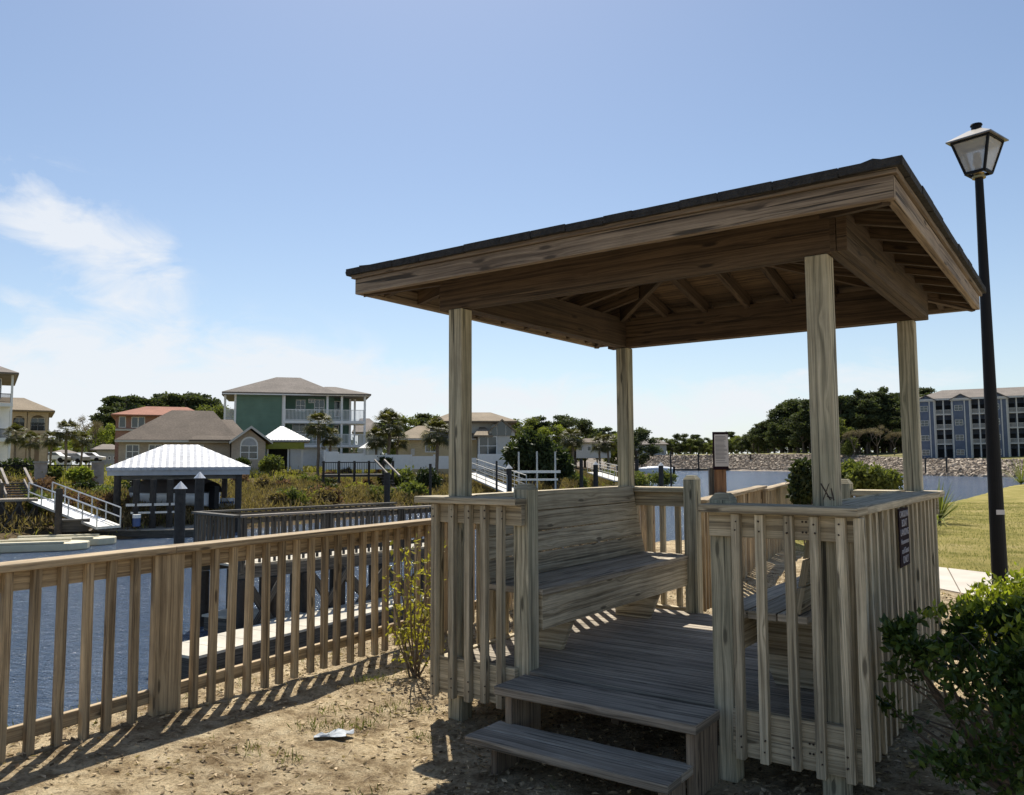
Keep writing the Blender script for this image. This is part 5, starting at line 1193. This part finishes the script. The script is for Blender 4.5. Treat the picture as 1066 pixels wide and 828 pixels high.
# ------------------------------------------------------------------ pier, docks, boats
def pier():
    a, b = atZ(250, 536.5, .62), atZ(462, 525.5, .62); a.z = b.z = 0; D = b-a; L_ = D.length; D.normalize(); n = Vector((-D.y, D.x, 0)); up_ = Vector((0, 0, 1))
    r = thing('pier', 'dark weathered pier with picket railings and cross-braced piles behind the picket fence', 'pier', (a.x, a.y, Wt)); o = Vector((a.x, a.y, Wt))
    P = lambda k, off, z: a+D*k+n*off+up_*z-o
    dk = MB(); k = 0
    while k < L_: dk.board(P(k, .05, -.30), P(k, 1.75, -.30), D*.065, up_*.019); k += .142
    dk.build('deck', M_['float'], r)
    for off in (.04, 1.72): MB().board(P(0, off, -.43), P(L_, off, -.43), up_*.11, n*.03).build('edge_beam', M_['pier'], r)
    MB().board(P(0, .0, .60), P(L_, .0, .60), n*.075, up_*.02).build('rail_cap', M_['piercap'], r)
    MB().board(P(0, .0, .51), P(L_, .0, .51), up_*.045, n*.018).build('top_rail', M_['pier'], r)
    MB().board(P(0, .0, -.14), P(L_, .0, -.14), up_*.045, n*.018).build('bottom_rail', M_['pier'], r)
    m = int(L_/.15); m = min(m, 98)
    for i in range(m): k = L_*(i+.5)/m; MB().board(P(k, -.04, -.26), P(k, -.04, .57), D*.02, n*.02).build('baluster', M_['pier'], r)
    k = .05
    while k < L_: MB().board(P(k, .02, -.4), P(k, .02, .575), D*.045, n*.045).build('rail_post', M_['pier'], r); k += 1.8
    br = MB(); br.board(P(0, 1.8, .60), P(L_, 1.8, .60), n*.075, up_*.02); br.board(P(0, 1.8, .51), P(L_, 1.8, .51), up_*.045, n*.018); i = 0
    while i*.15 < L_: br.board(P(i*.15, 1.84, -.26), P(i*.15, 1.84, .57), D*.02, n*.02); i += 1
    br.build('back_railing', M_['pier'], r)
    er = MB(); er.board(P(-.05, 0, .60), P(-.05, 1.8, .60), D*.075, up_*.02)
    for i in range(1, 12): er.board(P(-.05, i*.15, -.26), P(-.05, i*.15, .57), D*.02, n*.02)
    er.build('end_railing', M_['pier'], r)
    ks = []
    for px in (226, 267, 303, 339, 383, 430): q = atZ(px, 590, -.3); ks.append((Vector((q.x, q.y, 0))-a).dot(D)*1.0)
    ks = [max(.1, min(L_-.1, L_*(px-250)/(462-250)*(1+.12*((px-250)/212-1)))) for px in (254, 285, 318, 350, 392, 435)]
    for k in ks:
        for off in (.02, 1.7): MB().cyl(P(k, off, -3.0), P(k, off, -.55), .13, .12, n=12).build('pile', M_['pile'], r)
    for i, j in ((0, 1), (2, 3), (3, 4), (4, 5)):
        MB().board(P(ks[i], -.13, -.6), P(ks[j], -.13, -1.55), up_*.13, n*.03).board(P(ks[j], -.20, -.6), P(ks[i], -.18, -1.55), up_*.09, n*.022).build('cross_brace', M_['pier'], r)
pier()
def float_dock(name, label, p0, p1, width, zt, th=.38, mat='float', group=None, side='pier'):
    a, b = atZ(*p0, zt), atZ(*p1, zt); D = b-a; D.z = 0; L_ = D.length; D.normalize(); n = Vector((-D.y, D.x, 0)); r = thing(name, label, 'dock', (a.x, a.y, Wt), 0, group); o = Vector((a.x, a.y, Wt)); up_ = Vector((0, 0, 1))
    m = MB(); k = 0; a0 = Vector((a.x, a.y, zt))-o
    while k < L_-.02: k1 = min(k+.6, L_); m.board(a0+D*k+n*(width/2)-up_*.02, a0+D*(k1-.012)+n*(width/2)-up_*.02, n*width/2, up_*.02); k = k1
    m.build('deck', M_[mat], r)
    MB().board(a0+D*.03+n*(width/2)-up_*(.045+th/2), a0+D*(L_-.03)+n*(width/2)-up_*(.045+th/2), n*(width/2-.03), up_*th/2).build('float_body', M_[side], r); return r
float_dock('floating_dock', 'long pale floating dock under the dark pier', (203, 684), (455, 620), 1.0, -1.22)
float_dock('floating_dock', 'short pale floating dock finger just left beyond the dark pier piles', (210, 640), (300, 648), .9, -1.30)
float_dock('floating_dock', 'brown floating dock at the foot of the metal gangway', (69, 553), (205, 551), 3.2, -1.25, mat='deck')
def pile(px, y0, y1, Y, dia, label, cap=True, group=None, zb=-3.0, mat='pile'):
    t = atY(px, y0, Y); r = thing('piling', label, 'piling', (t.x, Y, Wt), 0, group); z = t.z-Wt
    MB().cyl((0, 0, -1.2), (0, 0, z-.0), dia/2, dia/2*.94, n=14).build('pile', M_[mat], r)
    if cap: MB().cyl((0, 0, z+.002), (0, 0, z+dia*.7), dia*.62, .01, n=14).build('pile_cap', M_['alu' if px < 300 else 'grey'], r)
pile(188, 509, 560, 26, .34, 'thick dark piling with white cone cap, the nearer and lower of two')
pile(208, 498, 555, 29, .33, 'thick dark piling with white cone cap, the taller of two')
for px, y0, Y, d_, cap, lb in ((62, 509, 33, .28, False, 'dark piling beside the metal gangway and wooden box'), (530, 488, 58, .42, True, 'white-capped piling at the foot of the sloping walkway behind the entry post'), (517, 480, 60, .16, False, 'thin dark pole beside the sloping walkway'),
                             (448, 483, 55, .2, False, 'slim dark piling just left of the gazebo post'), (605, 478, 75, .35, False, 'dark piling left of the small white ramp'), (620, 484, 80, .5, True, 'stubby capped piling at the small white ramp'), (663, 478, 100, .45, False, 'dark piling left of the covered boat'),
                             (688, 485, 80, .5, True, 'stubby dark piling in front of the covered boat'), (698, 470, 70, .15, False, 'tall thin pole right of the covered boat'), (403, 492, 50, .4, False, 'stout dark piling below the black deck stairs')):
    pile(px, y0, 560, Y, d_, lb, cap)
def far_dock():
    a = atY(640, 491.5, 285); b = atY(826, 491.5, 285); r = thing('marina_dock', 'long low dark dock with tall poles across the canal before the riprap', 'dock', (a.x, 285, Wt)); m = MB(); m.box(0, b.x-a.x, -.8, .8, .1, .75, t=.3); m.build('deck', M_['pier'], r)
    for px, y0 in ((727, 472), (781, 473), (810, 473), (755, 480), (668, 478)): q = atY(px, y0, 284); MB().cyl((q.x-a.x, -1, -1), (q.x-a.x, -1, q.z-Wt), .28, n=8).build('pole', M_['pile'], r)
far_dock()
for px, y0, lb in ((963, 477, 'post at the riprap edge left of the lamp, the left one'), (985, 476, 'post at the riprap edge left of the lamp, the right one')):
    q = atY(px, y0, 158); MBo = MB().cyl((0, 0, -3), (0, 0, 0), .16, .15, n=8).cyl((0, 0, 0), (0, 0, .15), .2, .05, n=8).build('mooring_post', M_['pile']); MBo.location = q; tag(MBo, 'dark '+lb, 'post')
def boathouse():
    h = House('boathouse', 'open boathouse with white ribbed metal roof on dark piles', 'boathouse', 185, 555, 37); X, Z = h.X, h.Z; ze = Z(486.5)
    hip(X(111), X(261), -.2, 6.2, ze, Z(461.5), X(170), X(207), 3, th=.14).build('roof', M_['roof_metal'], h.root)
    f = MB(); f.box(X(112), X(260), -.12, -.02, ze-.36, ze-.145); f.box(X(112), X(260), 6.0, 6.1, ze-.36, ze-.145); f.box(X(112), X(112)+.1, 0, 6, ze-.36, ze-.145); f.box(X(260)-.1, X(260), 0, 6, ze-.36, ze-.145); f.build('fascia', M_['grey'], h.root)
    for px, y in ((123, .1), (249, .1), (134, 5.8), (241, 5.8), (186, 5.8)): MB().cyl((X(px), y, -1), (X(px), y, ze-.15), .15, n=10).build('pile', M_['pile'], h.root)
    MB().box(X(122), X(250), .05, .3, ze-.55, ze-.365).box(X(122), X(250), 5.7, 5.95, ze-.55, ze-.365).build('beam', M_['pier'], h.root)
boathouse()
def boat(name, label, px, py, Y, L_, rz, cover=None, top=None, th=3.0, ch=1.15):
    """hull lofted from cross-sections; +x is the bow"""
    c = atY(px, py, Y); r = thing(name, label, 'boat', tuple(c), rz); n = 12; V = []; W2 = L_*.17; H_ = L_*.14; sec = []
    for i in range(n+1):
        f = i/n; x = (f-.5)*L_; w = W2*(1-max(0, (f-.45)/.55)**2.2)+.01; k = H_*.55*max(0, (f-.6)/.4)**2; sh = H_*(1+.25*f)
        sec.append([(x, -w, sh), (x, -w*.88, H_*.35+k*.6), (x, -w*.35, H_*.06+k), (x, 0, k), (x, w*.35, H_*.06+k), (x, w*.88, H_*.35+k*.6), (x, w, sh)])
    V = [p for q in sec for p in q]; Fc = [(i*7+j, (i+1)*7+j, (i+1)*7+j+1, i*7+j+1) for i in range(n) for j in range(6)]
    o = mesh_np('hull', V, [f[::-1] for f in Fc], M_['gel'], r, smooth=True); o.modifiers.new('s', 'SOLIDIFY').thickness = .05
    d = MB(); d.poly_solid([Vector((p[0][0], p[0][1]*.96, H_*.8)) for p in sec]+[Vector((p[6][0], p[6][1]*.96, H_*.8)) for p in sec[::-1]], (0, 0, .04)); d.box(-L_*.5-.02, -L_*.5+.03, -W2*.9, W2*.9, .1, H_*1.0); d.build('deck', M_['gel'], r)
    s = MB()
    for i in range(n): s.board((sec[i][0][0], sec[i][0][1]-.012, H_*.8), (sec[i+1][0][0], sec[i+1][0][1]-.012, H_*.82), (0, .01, 0), (0, 0, .05))
    s.build('hull_stripe', M_['boatblue'], r)
    MB().box(-L_*.5-.35, -L_*.5-.04, -.18, .18, -.1, H_*1.5).build('outboard_motor', M_['black'], r)
    if cover:
        Vc = []; m = 9
        for i in range(n+1):
            f = i/n; x = (f-.5)*L_*1.02; w = W2*(1-max(0, (f-.45)/.55)**2.2)+.03; hh = H_*ch*math.sin(math.pi*min(1, .18+f*.75))
            for j in range(m): a = math.pi*j/(m-1); Vc.append((x, -w*1.04*math.cos(a), H_*1.02+hh*math.sin(a)**.8))
        o = mesh_np('cover', Vc, [(i*m+j, (i+1)*m+j, (i+1)*m+j+1, i*m+j+1)[::-1] for i in range(n) for j in range(m-1)], M_[cover], r, smooth=True)
    else:
        MB().box(-L_*.08, L_*.06, -W2*.35, W2*.35, H_*.85, H_*1.6).build('console', M_['gel'], r); w = MB(); w.board((L_*.06, 0, H_*1.6), (L_*.03, 0, H_*2.1), (0, W2*.35, 0), (.01, 0, 0)); w.build('windscreen', M_['glass'], r)
    if top:
        t = MB(); t.box(-L_*.25, L_*.12, -W2*.85, W2*.85, H_*th, H_*(th+.12)); t.build('canopy', M_[top], r); p = MB()
        for sx in (-.22, .1):
            for sy in (-.8, .8): p.cyl((sx*L_, sy*W2, H_*.9), (sx*L_, sy*W2, H_*th), .03, n=6)
        p.build('canopy_frame', M_['alu'], r)
    return r
boat('boat', 'covered motorboat with maroon-black canvas under the boathouse roof', 176, 527, 39.5, 4.6, R(165), 'canvas', None, 3, 1.5)
boat('boat', 'small open boat with pale blue canopy at the right side of the boathouse', 214, 531, 42, 3.6, R(-20), None, 'gel', 2.0)
boat('boat', 'white covered boat at the dock just right of the back left post', 681, 494, 110, 4.9, R(170), 'gel', None, 3, .6)
def lift(px0, px1, yt, yb, Y, label, zc):
    h = House('boat_lift', label, 'boat lift', (px0+px1)/2, yb, Y); X, Z = h.X, h.Z; m = M_['offwhite' if zc else 'pile']
    for px in (px0, (px0+px1)/2, px1): MB().cyl((X(px), 0, -1.5), (X(px), 0, Z(yt+abs(px-(px0+px1)/2)*.02)), (.065 if zc else .14), n=8).build('pole', m, h.root)
    o = MB().box(X(px0)-.4, X(px1)+.4, -.12, .12, Z(yb-12), Z(yb-9.4)).build('cradle_beam', M_['alu'], h.root); MB().box(X(px0)-.2, X(px1)+.2, -.1, .1, Z(yb-3.5), Z(yb-1.5)).build('cradle_beam', M_['alu'], h.root)
lift(540, 578, 470, 502, 62, 'white poles of an empty boat lift before the dark thicket', True)
lift(143, 178, 499, 536, 36, 'low dark boat lift under the left half of the boathouse', False)
def slope_walk(label, p0, p1, Y0, Y1, wid, rails, mat, rmat, H_=1.0, name='gangway', posts=6):
    a, b = atY(*p0, Y0), atY(*p1, Y1); r = thing(name, label, 'gangway', tuple(a)); D = b-a; h_ = Vector((D.x, D.y, 0)).normalized(); n = Vector((-h_.y, h_.x, 0)); up_ = Vector((0, 0, 1)); L_ = D.length; d = D.normalized(); z0 = Vector((0, 0, 0))
    MB().board(z0, D, n*wid/2, Vector((0, 0, .05))).build('walkway', M_[mat], r)
    for s_ in (-1, 1):
        m = MB(); off = n*(wid/2-.03)*s_
        for q in rails: m.cyl(off+up_*q*H_, D+off+up_*q*H_, .032, n=6)
        for i in range(posts): f = i/(posts-1); m.cyl(D*f+off, D*f+off+up_*H_, .03, n=6)
        m.build('handrail', M_[rmat], r)
    return r
slope_walk('silver metal gangway sloping down from the wooden landing to the brown dock', (42, 521), (113, 549), 36, 33.5, 1.1, (.5, 1.0), 'alu', 'alu', .78)
slope_walk('white railed walkway sloping to the water between the left post and the boat lift', (488, 493), (538, 514), 74, 58, 1.5, (.25, .5, .75, 1.0), 'offwhite', 'offwhite', 1.3)
slope_walk('small white ramp with rails near the palms left of the back left post', (618, 492), (648, 501), 100, 80, 1.6, (.5, 1.0), 'offwhite', 'offwhite', 1.3)
def landing():
    h = House('stair_landing', 'dark timber landing on cross-braced legs with stairs at the left edge', 'stair landing', 20, 556, 36); X, Z = h.X, h.Z; r = h.root
    MB().box(X(2), X(41), -.9, .9, Z(521.5), Z(519), t=.4).build('deck', M_['deck'], r)
    for px in (4, 22, 39):
        for y in (-.8, .8): MB().box(X(px)-.1, X(px)+.1, y-.1, y+.1, -1, Z(521.6)).build('leg', M_['pile'], r)
    b = MB()
    for p, q in ((4, 22), (22, 39)): b.board((X(p), -.93, Z(524)), (X(q), -.93, Z(552)), (0, .03, 0), (0, 0, .08)); b.board((X(q), -.99, Z(524)), (X(p), -.99, Z(552)), (0, .03, 0), (0, 0, .08))
    b.build('cross_brace', M_['pier'], r)
    st = MB(); n = 6
    for k in range(n): f = k/n; x = X(14-4*f); z = Z(519)+(Z(504)-Z(519))*(f+1/n); st.box(X(9-7*f), X(34-7*f), .9+k*.3, 1.2+k*.3, z-.06, z)
    st.build('steps', M_['pier'], r); s2 = MB()
    for px in (8, 34): s2.board((X(px), .9, Z(517)), (X(px-8), 2.7, Z(502)), (.03, 0, 0), (0, 0, .1)); s2.board((X(px+1), .9, Z(505)), (X(px-8), 2.9, Z(488)), (.05, 0, 0), (0, 0, .04))
    s2.build('stair_rail', M_['piercap'], r)
    for px in (3, 38): MB().box(X(px)-.07, X(px)+.07, .8, .94, Z(519), Z(503)).build('newel_post', M_['pier'], r)
landing()
o = House('dock_box', 'dark slatted wooden box on the brown floating dock', 'box', 80, 552.5, 34); MB().box(o.X(65), o.X(95), -.6, .6, .0, o.Z(541.5), t=.3).build('box_body', M_['pier'], o.root); MB().box(o.X(64), o.X(96), -.66, .66, o.Z(541.5)+.003, o.Z(540), t=.6).build('lid', M_['pier'], o.root)
o = House('bin', 'small blue and white drum on the dock below the boathouse', 'drum', 142, 548, 35); MB().cyl((0, 0, 0), (0, 0, .35), .16, n=12).build('drum_body', M_['boatblue'], o.root); MB().cyl((0, 0, .352), (0, 0, .5), .17, n=12).build('drum_top', M_['white'], o.root)
def jet_dock(px, py, label, rz):
    c = atZ(px, py, -1.35); r = thing('jetski_float', label, 'float dock', (c.x, c.y, Wt), rz, 'cream moulded floats'); m = MB(); L_, w_ = 3.6, .72
    prof = [(-L_/2, -w_), (L_/2-.5, -w_), (L_/2, -w_*.4), (L_/2, w_*.4), (L_/2-.5, w_), (-L_/2, w_)]
    m.poly_solid([Vector((x, y, 0)) for x, y in prof], (0, 0, .28)); m.build('float_body', M_['jet'], r, .04); g = MB()
    for k in range(6): x = -1.2+k*.42; g.board((x, -.22, .284), (x+.22, .22, .284), (.05, 0, 0), (0, 0, .006))
    g.build('drain_slots', M_['dark'], r); f = MB(); f.box(-L_/2, L_/2-.7, -w_, -w_+.16, .281, .36); f.box(-L_/2, L_/2-.7, w_-.16, w_, .281, .36); f.build('side_bunk', M_['jet'], r, .02)
jet_dock(36, 566, 'cream moulded float below the landing, the nearer of two', R(18)); jet_dock(68, 561, 'cream moulded float next to the brown dock, the farther of two', R(18))
# stone pillars with dark fence along the left bank
def pillar_fence():
    h = House('pillar_fence', 'dark rail fence between grey stone pillars on the left bank', 'fence', 60, 505, 52); X, Z = h.X, h.Z
    for px in (-12, 43, 102): 
        p = MB().box(X(px)-.36, X(px)+.36, -.36, .36, -.8, Z(482), t=.5).build('pillar', M_['rock'], h.root); MB().box(X(px)-.45, X(px)+.45, -.45, .45, Z(482)+.003, Z(480.3), t=.5).build('pillar_cap', M_['rock2'], p)
    for a, b in ((-12, 43), (43, 102)): railing(X(a)+.4, X(b)-.4, 0, -.1, Z(484), 26, pw=.03).build('railing', M_['black'], h.root)
pillar_fence()
def vinyl_fence():
    h = House('garden_fence', 'white board fence running from the green house to the tan house', 'fence', 430, 490, 84); X, Z = h.X, h.Z; x = 344
    for a, b, t in ((338, 352, 470), (352, 378, 472), (378, 402, 473.5), (402, 428, 473.5), (428, 452, 475), (452, 476, 475), (476, 497, 477)):
        MB().box(X(a)+.11, X(b)-.11, -.03, .03, .15, Z(t)).build('panel', M_['white'], h.root); MB().box(X(a)-.1, X(a)+.1, -.1, .1, -.5, Z(t-1.6)).build('post', M_['white'], h.root)
vinyl_fence()
def black_deck():
    h = House('viewing_deck', 'raised dark deck with black railing and pale stair rails over the marsh', 'deck', 372, 512, 62); X, Z = h.X, h.Z; r = h.root
    MB().box(X(335), X(410), -.2, 3, Z(496.5), Z(494), t=.3).build('deck', M_['pier'], r)
    for px in (337, 353, 369, 384, 399, 409): MB().box(X(px)-.09, X(px)+.09, -.2, 0, -1.5, Z(480)).build('post', M_['pile'], r)
    rl = railing(X(335), X(392), -.1, Z(494), Z(481), 30, pw=.035); rl.build('railing', M_['black'], r)
    s = MB()
    for px in (390, 400): s.board((X(px), -.3, Z(479)), (X(px+14), -3.0, Z(495)), (.05, 0, 0), (0, 0, .06))
    s.build('stair_rail', M_['piercap'], r); st = MB()
    for k in range(7): st.box(X(393+k*1.8), X(405+k*1.8), -.5-k*.35, -.2-k*.35, Z(494)-k*.22-.05, Z(494)-k*.22)
    st.build('steps', M_['pier'], r); MB().box(X(402), X(420), -4, -2.4, Z(508.5), Z(507)).build('lower_deck', M_['pier'], r)
    for px in (403, 419): MB().box(X(px)-.12, X(px)+.12, -4, -3.8, -3, Z(500)).build('post', M_['pile'], r)
black_deck()
def umbrella():
    h = House('patio_umbrella', 'small white patio umbrella below the green house balconies', 'umbrella', 383, 478, 86); MB().cyl((0, 0, 0), (0, 0, 1.5), .03, n=6).build('pole', M_['alu'], h.root); MB().cyl((0, 0, 1.15), (0, 0, 1.75), 1.0, .05, n=10).build('canopy', M_['white'], h.root)
umbrella()
def car(px, py, Y, body, label, rz):
    c = atY(px, py, Y); r = thing('parked_car', label, 'car', (c.x, c.y, c.z), rz, 'cars parked behind the left palms'); b = MB(); prof = [(-2.2, .35), (2.2, .35), (2.25, .75), (1.3, .92), (.7, 1.4), (-1.2, 1.42), (-1.9, .98), (-2.25, .9)]
    b.poly_solid([Vector((x, -.85, z)) for x, z in prof], (0, 1.7, 0)); b.build('body', M_[body], r, .05); g = MB(); g.poly_solid([Vector((x, -.87, z)) for x, z in [(1.15, .95), (.62, 1.33), (-1.12, 1.35), (-1.6, .98)]], (0, 1.74, 0)); g.build('windows', M_['glass'], r)
    for x in (-1.35, 1.35):
        for y in (-.8, .8): MB().cyl((x, y-.1, .32), (x, y+.1, .32), .33, n=12).build('wheel', M_['black'], r)
for a in ((55, 481, 118, 'white', 'white car behind the palms on the left, leftmost in the row', .1), (76, 482, 120, 'grey', 'grey car between the left palms', 3.0), (92, 481, 122, 'white', 'white car right of the grey one behind the left palms', .2)): car(*a)
